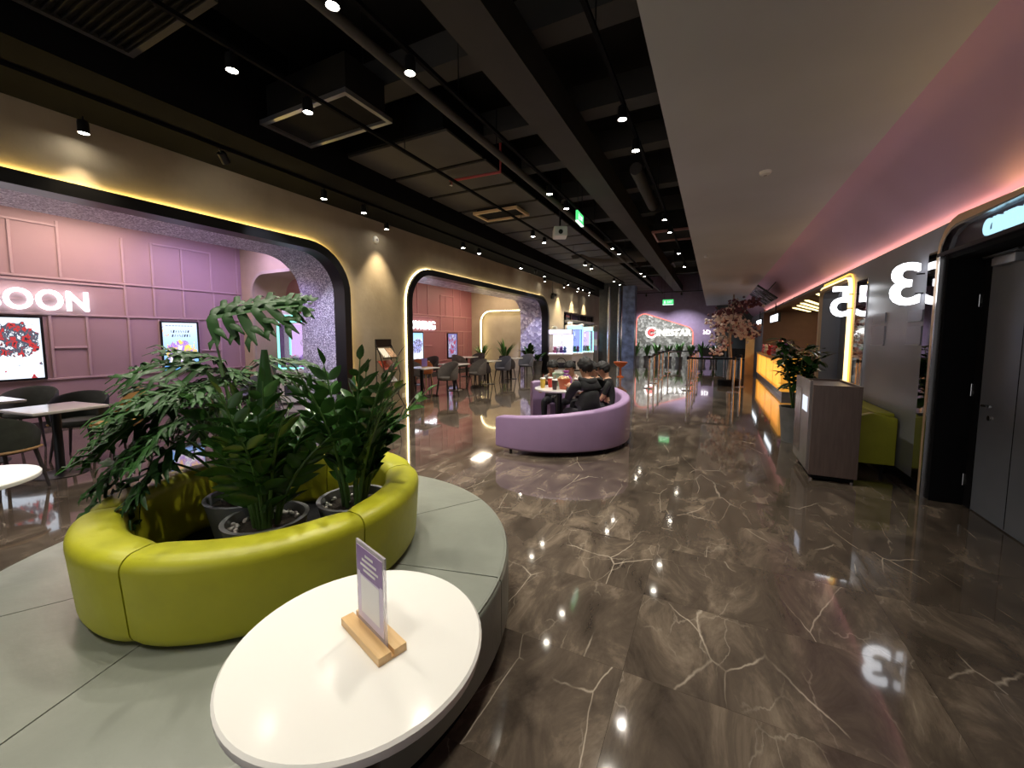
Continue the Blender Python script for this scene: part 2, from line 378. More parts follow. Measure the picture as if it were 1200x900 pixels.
# floor: base slab, far slab, single tiles where the joints can be told apart
fl = MB()
TX = [-0.31 + 1.2 * k for k in range(-8, 3)]      # joints across
TY = [1.133 + 0.6 * k for k in range(-2, 13)]     # joints along
fl.box(TX[0], TX[-1], TY[0], TY[-1], -0.06, -0.012)
fl.box(-16, TX[0], TY[0], TY[-1], -0.06, 0); fl.box(TX[-1], 7, TY[0], TY[-1], -0.06, 0)
fl.box(-16, 7, -8, TY[0], -0.06, 0); fl.box(-16, 7, TY[-1], 34, -0.06, 0)
floor = struct(fl.build('floor', M_MARBLE), 'polished brown marble floor with pale veins')
tile0 = None
for i in range(len(TX) - 1):
    for j in range(len(TY) - 1):
        if tile0 is None:
            tile0 = MB().box(-0.5995, 0.5995, -0.2995, 0.2995, -0.0119, 0).build('floor_tile', M_MARBLE, floor); t = tile0
        else: t = dup(tile0, 'floor_tile', floor)
        t.location = ((TX[i] + TX[i + 1]) / 2, (TY[j] + TY[j + 1]) / 2, 0)

# left wall, one outline with the two rounded portals cut out of its lower edge and the shop front beyond
P1 = portal(-4.0, 5.27, 2.98, 0.72); P2 = portal(7.06, 15.35, 2.96, 0.72)
SHOP = [(17.5, 0), (17.5, 2.62), (22.6, 2.62), (22.6, 0)]
outline = [(-8, 0)] + P1 + P2 + SHOP + [(27, 0), (27, 5.0), (-8, 5.0)]
wl = MB().prism(outline, lambda y, z: (XL, y, z), lambda y, z: (XL - 0.18, y, z)).build('wall_left', M_PLASTER); struct(wl, 'taupe plaster wall with two rounded portals')
def offset_path(P, d):
    out = []
    for i, (y, z) in enumerate(P):
        a = P[max(i - 1, 0)]; b = P[min(i + 1, len(P) - 1)]; t = Vector((b[0] - a[0], b[1] - a[1])).normalized(); out.append((y - t.y * d, z + t.x * d if 0 < i < len(P) - 1 else z))
    return out
def ring_solid(P, d0, d1, x0, x1):
    A = offset_path(P, d0); B = offset_path(P, d1)
    return MB().strip([[(x0, *a), (x1, *a), (x1, *b), (x0, *b)] for a, b in zip(A, B)])
for k, (P, lin, led) in enumerate(((P1, M_SPARK, G_WARM), (P2, M_SPARK2, G_STRIP)), 1):
    o = ring_solid(P, -0.0, 0.09, XL - 0.19, -7.28).build('trim_%d' % k, lin, smooth=30); struct(o, ('sparkling hammered silver' if k == 1 else 'lilac scale tiled') + ' lining of the portal')
    fr = ring_solid(P, -0.03, 0.11, XL - 0.19, XL + 0.09).build('portal_frame', M_BLKMETAL, o, smooth=30)
    ring_solid(P, 0.1105, 0.125, XL + 0.004, XL + 0.03).build('led_strip', led, o, smooth=30)

# alcoves behind the portals
def slab(name, m, x0, x1, y0, y1, z0, z1, label=None, bevel=0): return struct(MB().box(x0, x1, y0, y1, z0, z1).build(name, m, bevel=bevel), label)
ALC_H = 3.62
back1 = slab('wall_alcove_near', M_MAUVE, XB - 0.15, XB, -8, 5.6, 0, ALC_H, 'mauve panelled wall behind the near cafe tables')
back2 = slab('wall_alcove_far', M_ROSE, XB - 0.15, XB, 6.35, 15.5, 0, ALC_H, 'rose panelled wall behind the far cafe tables')
slab('ceiling_alcove', M_PLASTER2, XB - 0.15, XL - 0.19, -8, 15.9, ALC_H, ALC_H + 0.15, 'plain ceiling over the cafe alcoves')
# partition between the alcoves with an arched passage
PA = [(x, z) for x, z in portal(-9.32, -7.45, 2.86, 0.42)]
out = [(XB - 0.15, 0)] + PA + [(XL - 0.18, 0), (XL - 0.18, ALC_H), (XB - 0.15, ALC_H)]
struct(MB().prism(out, lambda x, z: (x, 5.6, z), lambda x, z: (x, 6.35, z)).build('wall_partition', M_PLASTER2, smooth=30), 'beige partition with an arched passage between the alcoves')
tr = MB().strip([[(a[0], 5.55, a[1]), (a[0], 5.6, a[1]), (b[0], 5.6, b[1]), (b[0], 5.55, b[1])] for a, b in zip(PA, offset_path(PA, 0.07))]).build('trim_3', M_PLASTER, smooth=30); struct(tr, 'raised band around the arched passage')
# end wall of the far alcove with a blind arch
PB = portal(-9.35, -6.55, 2.62, 0.5)
out = [(XB - 0.15, 0)] + PB + [(XL - 0.18, 0), (XL - 0.18, ALC_H), (XB - 0.15, ALC_H)]
endw = struct(MB().prism(out, lambda x, z: (x, 15.5, z), lambda x, z: (x, 15.75, z)).build('wall_alcove_end', M_PLASTER2, smooth=30), 'warm plaster end wall with a lit blind arch')
MB().box(-9.6, -6.4, 15.75, 15.9, 0, ALC_H).build('niche_back', M_PLASTER, endw)
QB = offset_path(PB, -0.03)
MB().strip([[(a[0], 15.52, a[1]), (a[0], 15.56, a[1]), (b[0], 15.56, b[1]), (b[0], 15.52, b[1])] for a, b in zip(QB, PB)]).build('led_strip', G_STRIP, endw, smooth=30)
# wall mouldings, strip by strip
def mould(parent, m, y0, y1, z0, z1): MB().box(XB, XB + 0.022, y0, y1, z0, z1).build('moulding', m, parent, bevel=0.004, seg=1)
w = 0.017
for y in (-2.2, -0.6, 0.6, 1.4, 2.19, 2.71, 3.52, 3.95, 4.44, 4.97): mould(back1, M_MAUVETRIM, y - w, y + w, 2.48, 3.30 if y != 2.71 else 3.4)
for z in (2.46, 1.86, 0.79): mould(back1, M_MAUVETRIM, -6, 5.58, z - w, z + w)
mould(back1, M_MAUVETRIM, 0.2, 3.5, 2.40 - w, 2.40 + w); mould(back1, M_MAUVETRIM, -3, 2.7, 3.32 - w, 3.32 + w); mould(back1, M_MAUVETRIM, 3.97, 4.96, 3.28 - w, 3.28 + w)
for y in (3.52, 3.95, 4.44, 5.0): mould(back1, M_MAUVETRIM, y - w, y + w, 1.88, 2.44)
for y in (1.72, 2.54, 2.98, 3.54, 4.0, 4.68, 5.1): mould(back1, M_MAUVETRIM, y - w, y + w, 0.81, 1.84)
mould(back1, M_MAUVETRIM, 2.56, 2.96, 1.31 - w, 1.31 + w); mould(back1, M_MAUVETRIM, 4.7, 5.08, 1.2 - w, 1.2 + w)
for y in (5.5,): mould(back1, M_MAUVETRIM, y - w, y + w, 0.1, 3.6)
w = 0.024
for y in (7.6, 8.6, 10.0, 10.8, 11.79, 12.39, 13.19, 13.54, 14.08, 14.59): mould(back2, M_ROSETRIM, y - w, y + w, 2.33, 3.15 if 12.5 < y < 14 else 3.5)
for z in (2.31, 1.70, 0.52): mould(back2, M_ROSETRIM, 6.4, 15.48, z - w, z + w)
mould(back2, M_ROSETRIM, 13.2, 14.1, 3.13 - w, 3.13 + w); mould(back2, M_ROSETRIM, 9, 12.9, 2.24 - w, 2.24 + w)
for y in (13.19, 14.08, 15.05): mould(back2, M_ROSETRIM, y - w, y + w, 1.72, 2.29)
for y in (12.1, 13.5, 14.4, 14.81, 15.2): mould(back2, M_ROSETRIM, y - w, y + w, 0.54, 1.68)
mould(back2, M_ROSETRIM, 12.1, 12.6, 1.14 - w, 1.14 + w); mould(back2, M_ROSETRIM, 14.4, 14.8, 1.1 - w, 1.1 + w)
for nm, y0, y1, m in (('baseboard_near', -8, 5.6, M_DKFAB), ('baseboard_far', 6.35, 15.5, M_DKFAB)): slab(nm, m, XB, XB + 0.02, y0, y1, 0, 0.1)
for i, (y0, y1) in enumerate(((5.42, 6.93), (15.5, 17.4))): slab('baseboard_left_%d' % (i + 1), M_PLASTER2, XL, XL + 0.012, y0, y1, 0, 0.08)

# right wall, doorways and the snack bar opening
DOOR = [(3.0, 0), (3.0, 2.42), (4.72, 2.42), (4.87, 2.36), (4.95, 2.22), (4.96, 0)]
DOOR5 = [(7.66, 0), (7.66, 2.2), (7.72, 2.27), (7.8, 2.3), (9.3, 2.3), (9.38, 2.27), (9.44, 2.2), (9.44, 0)]
out = [(-8, 0)] + DOOR + DOOR5 + [(9.75, 0), (9.75, 2.5), (-8, 2.5)]
wr = struct(MB().prism(out, lambda y, z: (XR, y, z), lambda y, z: (XR + 0.22, y, z)).build('wall_right', M_GREYWALL), 'glossy grey laminate wall beside the hall')
slab('wall_right_far', M_GREYWALL, XR, XR + 0.2, 19.6, 26, 0, 2.5, 'dark wall past the snack bar')
cov = MB(); prof = [(XR + 0.12, 2.535), (XR - 0.01, 2.60), (1.68, 2.76), (1.52, 2.98), (1.44, 3.09), (1.36, 3.165), (1.24, 3.2), (-0.41, 3.2), (-0.41, 3.32), (1.25, 3.32), (1.95, 2.62), (XR + 0.22, 2.535)]
so = MB(); so.strip([[(x, y, z) for x, z in prof[6:9] + [(1.24, 3.32)]] for y in (-8, 25.2)])
struct(so.build('ceiling_soffit', M_SOFFIT), 'flat grey soffit over the right side of the hall')
cp = prof[:7] + [(1.24, 3.32), (1.45, 3.32), (2.05, 2.62)]
cov.strip([[(x, y, z) for x, z in cp] for y in (-8, 25.2)])
struct(cov.build('ceiling_cove', M_COVE, smooth=40), 'mauve painted cove curving down to the right wall')
slab('trim_4', G_COVE, XR + 0.02, XR + 0.06, -8, 19.6, 2.501, 2.512, 'thin orange light line along the top of the right wall')
slab('trim_5', M_GREYWALL, XR + 0.0, XR + 0.2, 9.75, 19.6, 2.44, 2.5, 'grey fascia over the snack bar')
slab('wall_bulkhead', M_CEIL, -0.41, -0.36, -8, 25.2, 3.32, 5.0, 'black side of the dropped soffit')

# black ceiling void
slab('ceiling', M_CEIL, -6.3, -0.36, -8, 25.3, 5.0, 5.1, 'black open ceiling')
slab('ceiling_band', M_BLACK, XL, -4.92, -8, 25.2, 3.80, 5.0, 'deep black boxed band along the left wall')
# far end
slab('wall_end', M_PURPLE, -6.3, 0.1, 25.2, 25.4, 0, 5.0, 'purple end wall of the hall')
slab('wall_end_side', mat('dark_green_grey_paint', (0.10, 0.12, 0.12), 0.6, var=0.1), 0.1, 6.5, 25.2, 25.4, 0, 5.0, 'dark end wall right of the purple one')
slab('wall_snack_bar', mat('brown_wall_paint', (0.15, 0.075, 0.062), 0.6, var=0.08), 5.2, 5.4, 9.5, 25.2, 0, 3.0, 'brown wall behind the snack bar')
slab('wall_snack_bar_side', MATS['brown_wall_paint'], XR, 5.4, 19.4, 19.6, 0, 2.9, 'brown wall closing the snack bar')
slab('wall_snack_bar_near', M_GREYWALL, XR + 0.22, 5.4, 9.5, 9.7, 0, 2.9, 'grey wall between snack bar and doorway')
slab('ceiling_snack_bar', mat('brown_ceiling_paint', (0.10, 0.055, 0.048), 0.7), XR + 0.2, 5.4, 9.5, 19.6, 2.5, 2.6, 'brown ceiling over the snack bar')
slab('wall_behind_doorways', M_BLACK, 3.2, 3.3, -8, 9.5, 0, 2.6, 'black back of the doorways')
# shop interior behind the glass front
slab('wall_shop_back', M_WHITEMATT, -10.6, -10.4, 15.9, 25.2, 0, 3.0, 'pale wall inside the shop')
slab('ceiling_shop', M_WHITEMATT, -10.6, XL - 0.18, 15.9, 25.2, 3.0, 3.1, 'pale ceiling inside the shop')

# ------------------------------------------------------------------ ceiling services
def track(x, y0, y1, z, top, label):
    t = thing('lighting_track', label, 'track', (x, y0, z), group='lighting tracks')
    MB().box(-0.018, 0.018, 0, y1 - y0, 0, 0.035).build('rail', M_BLACK, t)
    n = max(2, int((y1 - y0) / 3.0))
    for i in range(n):
        yy = 0.3 + (y1 - y0 - 0.6) * i / (n - 1); MB().cyl((0, yy, 0.035), 0.006, top - z - 0.036, 6).build('rod', M_BLKMETAL, t)
track(-0.91, -1.0, 15.5, 3.86, 5.0, 'black lighting track beside the grey soffit edge')
track(-2.36, -1.0, 16.5, 3.86, 5.0, 'black lighting track under the long grey beam')
track(-3.65, 0.4, 18.5, 3.86, 5.0, 'black lighting track below the segmented duct')
track(-5.42, 1.0, 20.0, 3.76, 3.80, 'black lighting track under the boxed band by the left wall')

SPOT_W = 120.0
spot_proto = {}
def track_spot(x, y, label, power=1.0, z=3.70, cone=95, tilt=None, up=0.16, color=(1.0, 0.93, 0.80), group='track spotlights', on=True):
    t = thing('track_spotlight', label, 'spotlight', (x, y, z), group=group)
    if 'body' not in spot_proto:
        spot_proto['body'] = MB().lathe([(0.012, 0.128), (0.044, 0.125), (0.048, 0.10), (0.048, 0.0), (0.044, 0.0), (0.042, 0.008), (0.012, 0.009)], n=14).build('canister', M_BLKMETAL, t, smooth=40)
        spot_proto['lens'] = MB().lathe([(0.041, 0.004), (0.041, 0.0065)], n=14).build('lens', G_LENS, t)
        spot_proto['stem'] = MB().cyl((0, 0, 0.12), 0.009, 0.05, 8).build('stem', M_BLKMETAL, t)
    else:
        for k in ('body', 'lens', 'stem'): dup(spot_proto[k], None, t)
    if tilt: t.rotation_euler = tilt
    lamp('spot_beam', 'SPOT', (0, 0, -0.005), SPOT_W * power, color, t, size=0.03, spot=cone, blend=0.75)
    return t
rows = {
    'soffit edge': (-0.91, [-0.6, 0.9, 2.3, 4.33, 5.11, 8.30, 9.35, 11.8, 14.1]),
    'long grey beam': (-2.36, [-0.6, 0.8, 2.03, 2.80, 6.02, 6.82, 10.4, 11.14, 14.9, 15.7]),
    'segmented duct': (-3.66, [0.9, 2.11, 2.81, 8.35, 9.02, 12.4, 13.13, 16.5, 17.7]),
    'boxed band': (-5.42, [4.38, 5.17, 8.22, 8.95, 11.45, 13.38, 16.0, 17.4, 18.1, 19.2])}
ORD = ['first', 'second', 'third', 'fourth', 'fifth', 'sixth', 'seventh', 'eighth', 'ninth', 'tenth']
for k, (x, ys) in rows.items():
    first = {'soffit edge': 3.0, 'long grey beam': 1.5, 'segmented duct': 1.5, 'boxed band': 0.0}[k]; seen = 0
    for i, y in enumerate(ys):
        z = 3.70 if x > -5 else 3.595; pw = (0.75 if y < 1.5 else 1.45 if 4 < y < 12.5 else 1.1) if x > -5 else 0.8
        if y < first: track_spot(x, y, 'added overhead spotlight by the %s past the picture top, %s from the back' % (k, ORD[i]), z=z, power=pw, group='added overhead spotlights by the ' + k); continue  # unseen spots, added on the same tracks to light the foreground
        track_spot(x, y, 'lit black track spotlight by the %s, %s from the camera' % (k, ORD[seen]), z=z, power=pw); seen += 1
# wall washers close to the left wall
for i, (x, y, lab, pw) in enumerate([(-5.93, 1.9, 'lit spotlight close to the wall above the near portal', 0.5), (-5.85, 6.15, 'wall washing spotlight above the brochure rack', 1.5),
        (-5.9, 14.6, 'spotlight hanging above the right corner of the far portal', 0.35), (-5.85, 16.7, 'wall washer left of the shop front, making the first bright scallop', 2.8),
        (-5.85, 18.6, 'wall washer over the shop front, making the second bright scallop', 2.8), (-5.85, 20.6, 'wall washer over the far end of the shop front', 2.8)]):
    track_spot(x, y, lab, pw, z=3.60, cone=70, group='wall washing spotlights', color=(1.0, 0.80, 0.50))

beam = MB().box(-2.06, -1.66, -8, 25.2, 4.02, 4.40).build('ceiling_beam', M_BEAM); tag(beam, 'long dark grey beam running the length of the hall', 'beam', 'ceiling beams')
for i, y in enumerate([3.75, 5.3, 6.6, 8.4, 10.2, 12.6, 15.0, 17.6, 20.4]):
    b = MB().box(-4.85, -0.42, y, y + 0.28, 4.42, 4.75).build('ceiling_cross_beam', M_BEAM); tag(b, 'dark grey cross beam above the long beam, %s from the camera' % ORD[i], 'beam', 'ceiling cross beams')
pp = thing('ceiling_pipe', 'long thin black pipe beside the grey beam', 'pipe', (-2.74, 0, 4.0), group='ceiling pipes')
MB().tube([(0, -4, 0), (0, 25, 0)], 0.05, 10).build('pipe_run', M_DUCT, pp, smooth=40)
for y in (0, 5, 10, 15, 20): MB().cyl((0, y, 0.04), 0.008, 0.95, 6).build('hanger', M_BLKMETAL, pp)
p2 = thing('ceiling_pipe', 'short fat grey pipe between beam and soffit', 'pipe', (-1.22, 6.9, 4.2), group='ceiling pipes')
MB().tube([(0, 0, 0), (0, 2.1, 0)], 0.10, 12).build('pipe_run', M_BEAM, p2, smooth=40); MB().cyl((0, 1.0, 0.09), 0.01, 0.7, 6).build('hanger', M_BLKMETAL, p2)
# round flexible duct curving over the far ceiling
cd = thing('round_duct', 'curved round black duct above the far hall', 'duct', (-3.0, 13.0, 4.2))
MB().tube([(-1.0, -0.4, 0), (-0.9, 0.3, 0.0), (-0.5, 0.8, 0), (0.3, 1.0, 0), (0.93, 1.0, 0)], 0.24, 14).build('duct_bend', M_DUCT, cd, smooth=40)
for q in (-0.9, 0.3): MB().cyl((q, 0.65, 0.22), 0.012, 0.6, 6).build('hanger', M_BLKMETAL, cd)
# segmented flat duct
du = thing('ceiling_duct', 'flat sheet metal duct of flanged segments running along the hall', 'duct', (-4.0, 4.3, 4.08))
MB().box(-0.82, 0.88, 0.0, 19.6, 0.03, 0.5).build('duct_core', M_BLACK, du)
pan = None
for i in range(20):
    if pan is None: pan = MB().box(-0.84, 0.90, 0.0, 0.88, 0, 0.03).build('duct_panel', M_DUCT, du); q = pan
    else: q = dup(pan, None, du)
    q.location = (0, 0.05 + 0.98 * i, 0)
for y in (1, 7, 13, 19): MB().box(-0.02, 0.02, y, y + 0.03, 0.5, 0.91).build('hanger', M_BLKMETAL, du)
# air units
def cassette(loc, sx, sy, label, slats=0, m=M_GREYMETAL, top=5.0):
    t = thing('air_diffuser', label, 'air vent', loc, group='ceiling air vents'); f = 0.05
    fr = MB(); fr.box(-sx/2, sx/2, -sy/2, -sy/2 + f, 0, 0.05); fr.box(-sx/2, sx/2, sy/2 - f, sy/2, 0, 0.05); fr.box(-sx/2, -sx/2 + f, -sy/2 + f, sy/2 - f, 0, 0.05); fr.box(sx/2 - f, sx/2, -sy/2 + f, sy/2 - f, 0, 0.05)
    fr.build('frame', m, t)
    MB().box(-sx/2 + f, sx/2 - f, -sy/2 + f, sy/2 - f, 0.035, 0.05).build('filter_panel', M_CEIL, t)
    MB().box(-sx/2 + 0.06, sx/2 - 0.06, -sy/2 + 0.06, sy/2 - 0.06, 0.051, min(0.45, top - loc[2])).build('plenum_box', M_CEIL, t)
    for i in range(slats):
        yy = -sy/2 + f + (sy - 2 * f) * (i + 0.5) / slats; MB().box(-sx/2 + f, sx/2 - f, yy - 0.006, yy + 0.006, 0.005, 0.035).build('slat', M_CEIL, t)
    for s in (-1, 1): MB().cyl((s * (sx/2 - 0.1), 0, 0.05), 0.006, top - loc[2] - 0.05, 6).build('hanger', M_BLKMETAL, t)
    return t
cassette((-4.15, 3.42, 3.98), 1.42, 0.68, 'square silver framed air diffuser hanging in the near ceiling')
cassette((-4.1, 1.25, 4.0), 1.35, 1.3, 'large black slatted return air grille at the top left', 22, M_BEAM)
cassette((-4.0, 7.5, 3.98), 1.0, 0.6, 'small bronze framed air diffuser under the segmented duct', 0, M_GOLD, top=4.08)
cassette((-0.92, 10.7, 3.93), 0.95, 1.05, 'reddish framed ceiling cassette beside the soffit edge', 0, mat('faded_red_metal', (0.30, 0.13, 0.11), 0.5))
cassette((-0.85, 15.0, 3.93), 0.95, 1.0, 'dark ceiling cassette farthest along the soffit edge', 0, M_BEAM)
# red sprinkler branch
rp = thing('sprinkler_pipe', 'short red sprinkler pipe under the black ceiling', 'pipe', (-3.0, 5.6, 4.0))
RED = mat('red_enamel', (0.42, 0.05, 0.045), 0.45)
MB().tube([(-0.9, -0.05, 0), (0.0, 0, 0), (0.0, 0, 0.42)], 0.022, 8).build('pipe_run', RED, rp, smooth=40); MB().lathe([(0.02, 0.0), (0.022, -0.03), (0.035, -0.06), (0.0, -0.07)], (-0.88, -0.05, -0.01), 8).build('nozzle', M_STEEL, rp)
# exit signs
G_EXIT = glow('green_exit_glow', (0.10, 0.85, 0.25), 0.9); G_EXITW = glow('white_exit_glow', (0.7, 1.0, 0.8), 1.6)
def exit_sign(loc, rz, w, h, label, hang):
    t = thing('exit_sign', label, 'exit sign', loc, rz, 'hanging exit signs')
    MB().box(-w/2, w/2, -0.02, 0.02, -h/2, h/2).build('panel', G_EXIT, t, bevel=0.004, seg=1)
    MB().box(-w/2, w/2, -0.022, 0.022, -h/2 - 0.02, -h/2).build('light_bar', G_EXITW, t)
    for s in (-1, 1):
        m = MB(); q = s * 0.0215
        m.ball((-0.30 * w, q, 0.26 * h), (0.05 * h, 0.002, 0.06 * h), 8, 6); m.obox((-0.30 * w, q, 0.02 * h), (0.09 * h * 2, 0.004, 0.32 * h)); m.obox((-0.24 * w, q, -0.24 * h), (0.08 * h, 0.004, 0.28 * h)); m.obox((-0.36 * w, q, -0.24 * h), (0.08 * h, 0.004, 0.28 * h))
        m.build('running_figure', G_EXITW, t)
    letters(t, 'EXIT', h * 0.62, 0.004, G_EXITW, lambda u, v, ww: (u - 0.10 * w, -0.021 + ww, v - 0.22 * h), sx=0.8)
    for s in (-1, 1): MB().cyl((s * w * 0.35, 0, h/2), 0.005, hang, 6).build('hanger', M_BLKMETAL, t)
exit_sign((-2.23, 7.18, 3.62), R(93), 0.42, 0.17, 'green exit sign hanging edge on below the long beam', 1.294)
exit_sign((-1.74, 18.0, 2.92), 0, 0.42, 0.20, 'pale green exit sign hanging before the purple end wall', 1.9)
# white camera box
cm = thing('ceiling_projector', 'white boxy projector hanging from the black ceiling', 'projector', (-2.9, 8.0, 3.62), R(25))
MB().box(-0.14, 0.14, -0.17, 0.17, -0.1, 0.1).build('housing', M_WHITEMATT, cm, bevel=0.03); MB().tube([(0.0, -0.16, -0.02), (0.0, -0.2, -0.02)], 0.045, 12).build('lens', M_BLKMETAL, cm); MB().cyl((0, 0, 0.09), 0.02, 1.29, 8).build('pole', M_BLKMETAL, cm)
# smoke detectors and small fittings
def puck(name, label, cat, loc, rot=(0, 0, 0), r=0.055, group=None):
    t = thing(name, label, cat, loc, group=group); t.rotation_euler = rot
    MB().lathe([(r, 0), (r, 0.015), (r * 0.85, 0.03), (r * 0.4, 0.042), (0, 0.043)], n=20).build('shell', M_WHITEMATT, t, smooth=35)
    MB().lathe([(r * 0.3, 0.0405), (r * 0.3, 0.0455), (0, 0.047)], n=12).build('sensor', M_GREYMETAL, t)
    return t
puck('smoke_detector', 'white smoke detector in the middle of the grey soffit', 'detector', (0.42, 5.02, 3.2), (math.pi, 0, 0), group='smoke detectors')
puck('smoke_detector', 'small white smoke detector farther along the grey soffit', 'detector', (-0.2, 9.6, 3.2), (math.pi, 0, 0), 0.04, 'smoke detectors')
puck('wall_speaker', 'round white speaker high on the wall above the brochure rack', 'speaker', (XL, 6.12, 3.42), (0, R(90), 0), 0.075)
# emergency light with two lamp heads near the shop
em = thing('emergency_light', 'twin headed black emergency light high on the wall before the shop', 'emergency light', (XL, 15.95, 3.15))
MB().box(0, 0.08, -0.12, 0.12, -0.09, 0.05).build('battery_box', M_BLKMETAL, em, bevel=0.01)
for s in (-1, 1): MB().tube([(0.06, s * 0.13, 0.09), (0.16, s * 0.15, 0.06)], 0.06, 12).build('lamp_head', M_BLKMETAL, em, smooth=40)
MB().cyl((0.04, 0, 0.05), 0.01, 0.6, 6).build('cable', M_BLKMETAL, em)
so_ = MB().box(XL, XL + 0.012, 6.78, 6.88, 0.14, 0.24).build('wall_socket', M_WHITEMATT, bevel=0.004); tag(so_, 'white square wall socket low beside the far portal', 'socket')

# light inside the alcoves: unseen ceiling panels, added to tint and brighten the walls
def panel_light(loc, sx, sy, color, power, label, es=4.0):
    t = thing('ceiling_panel_light', label, 'ceiling light', loc, group='unseen alcove ceiling lights')
    MB().box(-sx/2, sx/2, -sy/2, sy/2, 0, 0.03).build('tray', M_WHITEMATT, t)
    MB().box(-sx/2 + 0.02, sx/2 - 0.02, -sy/2 + 0.02, sy/2 - 0.02, -0.004, 0).build('diffuser', glow('panel_' + label[:12], color, es), t)
    lamp('panel_glow', 'AREA', (0, 0, -0.02), power, color, t, size=sx, size_y=sy)
panel_light((-8.9, 2.9, 3.585), 0.5, 1.6, (1.0, 0.74, 0.60), 36, 'warm pink ceiling light over the near mauve wall')
panel_light((-8.3, 0.2, 3.585), 1.0, 1.0, (1.0, 0.82, 0.80), 34, 'pink ceiling light over the near alcove tables')
panel_light((-8.4, 4.7, 3.585), 0.6, 0.8, (0.62, 0.47, 1.0), 44, 'violet ceiling light by the arched passage')
panel_light((-7.0, 10.6, 3.585), 1.0, 3.0, (1.0, 0.78, 0.68), 75, 'rosy ceiling light over the far alcove tables')
panel_light((-8.2, 14.2, 3.585), 1.2, 1.0, (1.0, 0.82, 0.60), 45, 'warm ceiling light by the lit blind arch')
# two spotlights added on the band to brighten the portal linings
def aimed(x, y, z, tx, ty, tz, label, power, color, cone):
    d = Vector((tx - x, ty - y, tz - z)); t = track_spot(x, y, label, power, z=z, cone=cone, group='added spotlights turned on to the portal linings', color=color)
    t.rotation_euler = d.to_track_quat('-Z', 'Y').to_euler()
aimed(-5.42, 3.0, 3.62, -6.75, 5.3, 1.45, 'added spotlight turned on to the silver lining of the near portal', 2.2, (0.80, 0.82, 1.0), 34)
aimed(-5.42, 12.6, 3.62, -6.75, 15.3, 1.3, 'added spotlight turned on to the lilac tiles of the far portal', 3.4, (0.78, 0.76, 1.0), 30)

# ------------------------------------------------------------------ foreground: white cafe table and menu stand
def cafe_table(name, label, loc, r=0.3, h=0.75, square=0.0, group=None, base='disc', thick=0.03, rz=0.0, top_m=None):
    t = thing(name, label, 'table', loc, rz, group)
    if square:
        MB().box(-r, r, -square, square, h - thick, h).build('tabletop', top_m or M_WHITE, t, bevel=0.012)
    else:
        MB().lathe([(r - 0.012, h - thick), (r - 0.002, h - thick + 0.004), (r, h - thick * 0.6), (r, h - 0.006), (r - 0.006, h), (0, h)], n=64).build('tabletop', top_m or M_WHITE, t, smooth=30)
    MB().lathe([(0.10, h - thick - 0.012), (0.10, h - thick)], n=20).build('mounting_plate', M_BLKMETAL, t)
    MB().cyl((0, 0, 0.012), 0.038, h - thick - 0.024, 18).build('column', M_BLKMETAL, t, smooth=40)
    rb = min(0.22, r * 0.66); MB().lathe([(rb, 0), (rb, 0.008), (rb - 0.02, 0.014), (0.05, 0.022), (0.038, 0.03)], n=40).build('base', M_BLKMETAL, t, smooth=30)
    return t
cafe_table('cafe_table', 'round white cafe table standing in the foreground', (-0.757, 0.672, 0), 0.3, group='white cafe tables')
st = thing('menu_stand', 'clear acrylic sign in a bamboo block on the foreground table', 'table sign', (-0.735, 0.690, 0.75), R(-17))
bb = MB(); bb.box(-0.098, 0.098, -0.036, -0.004, 0, 0.02); bb.box(-0.098, 0.098, 0.004, 0.036, 0, 0.02); bb.box(-0.098, 0.098, -0.004, 0.004, 0, 0.006)
bb.build('block', M_BAMBOO, st)
ac = MB().box(-0.072, 0.072, -0.0025, 0.0025, 0.0062, 0.232).build('acrylic_plate', M_ACRYL, st)
M_CARD = mat('lavender_card', (0.58, 0.52, 0.64), 0.5); M_CARD2 = mat('purple_card', (0.24, 0.15, 0.33), 0.5)
def card(z0, z1, m, x=0.064, off=0.0030, name='print'): MB().box(-x, x, -off - 0.0006, -off, z0, z1).build(name, m, ac)
card(0.03, 0.222, M_CARD, name='printed_card'); card(0.155, 0.222, M_CARD2, off=0.0037, name='header_band')
card(0.05, 0.145, M_WHITEMATT, 0.046, 0.0037, 'white_field')
for z, x in ((0.205, 0.02), (0.192, 0.036), (0.178, 0.045), (0.166, 0.03)): card(z - 0.003, z + 0.003, M_WHITEMATT, x, 0.0044, 'text_line')
for z, x in ((0.152, 0.05),): card(z - 0.002, z + 0.002, M_CARD2, x, 0.0037, 'text_line')

# ------------------------------------------------------------------ round seat with lime backrest ring
CX, CY = -2.0, 1.25
ring = thing('round_bench', 'round sage grey leather bench with a lime green backrest ring and planter', 'bench', (CX, CY, 0))
def arc_solid(prof, a0, a1, n):
    """profile (r, z) swept round the axis between two angles (closed profile)"""
    return MB().strip([[(r * math.cos(a), r * math.sin(a), z) for r, z in prof] for a in [a0 + (a1 - a0) * i / n for i in range(n + 1)]])
MB().lathe([(1.16, 0), (1.16, 0.07), (0.60, 0.07), (0.60, 0.0)], n=72).build('plinth', M_BLACK, ring)
def soft(r0, r1, z0, z1, q, n=5):
    """rounded-rectangle profile, corner radius q"""
    P = []
    for cx, cz, s in ((r1 - q, z0 + q, -90), (r1 - q, z1 - q, 0), (r0 + q, z1 - q, 90), (r0 + q, z0 + q, 180)):
        for i in range(n + 1):
            a = R(s + 90 * i / n); P.append((cx + q * math.cos(a), cz + q * math.sin(a)))
    return P
seat_prof = soft(0.58, 1.21, 0.075, 0.40, 0.03)
g_seams = [-72 + 45 * k + (15 if k in (3,) else 0) for k in range(8)]
g_seams = [-72, -27, 14, 58, 103, 148, 193, 240]
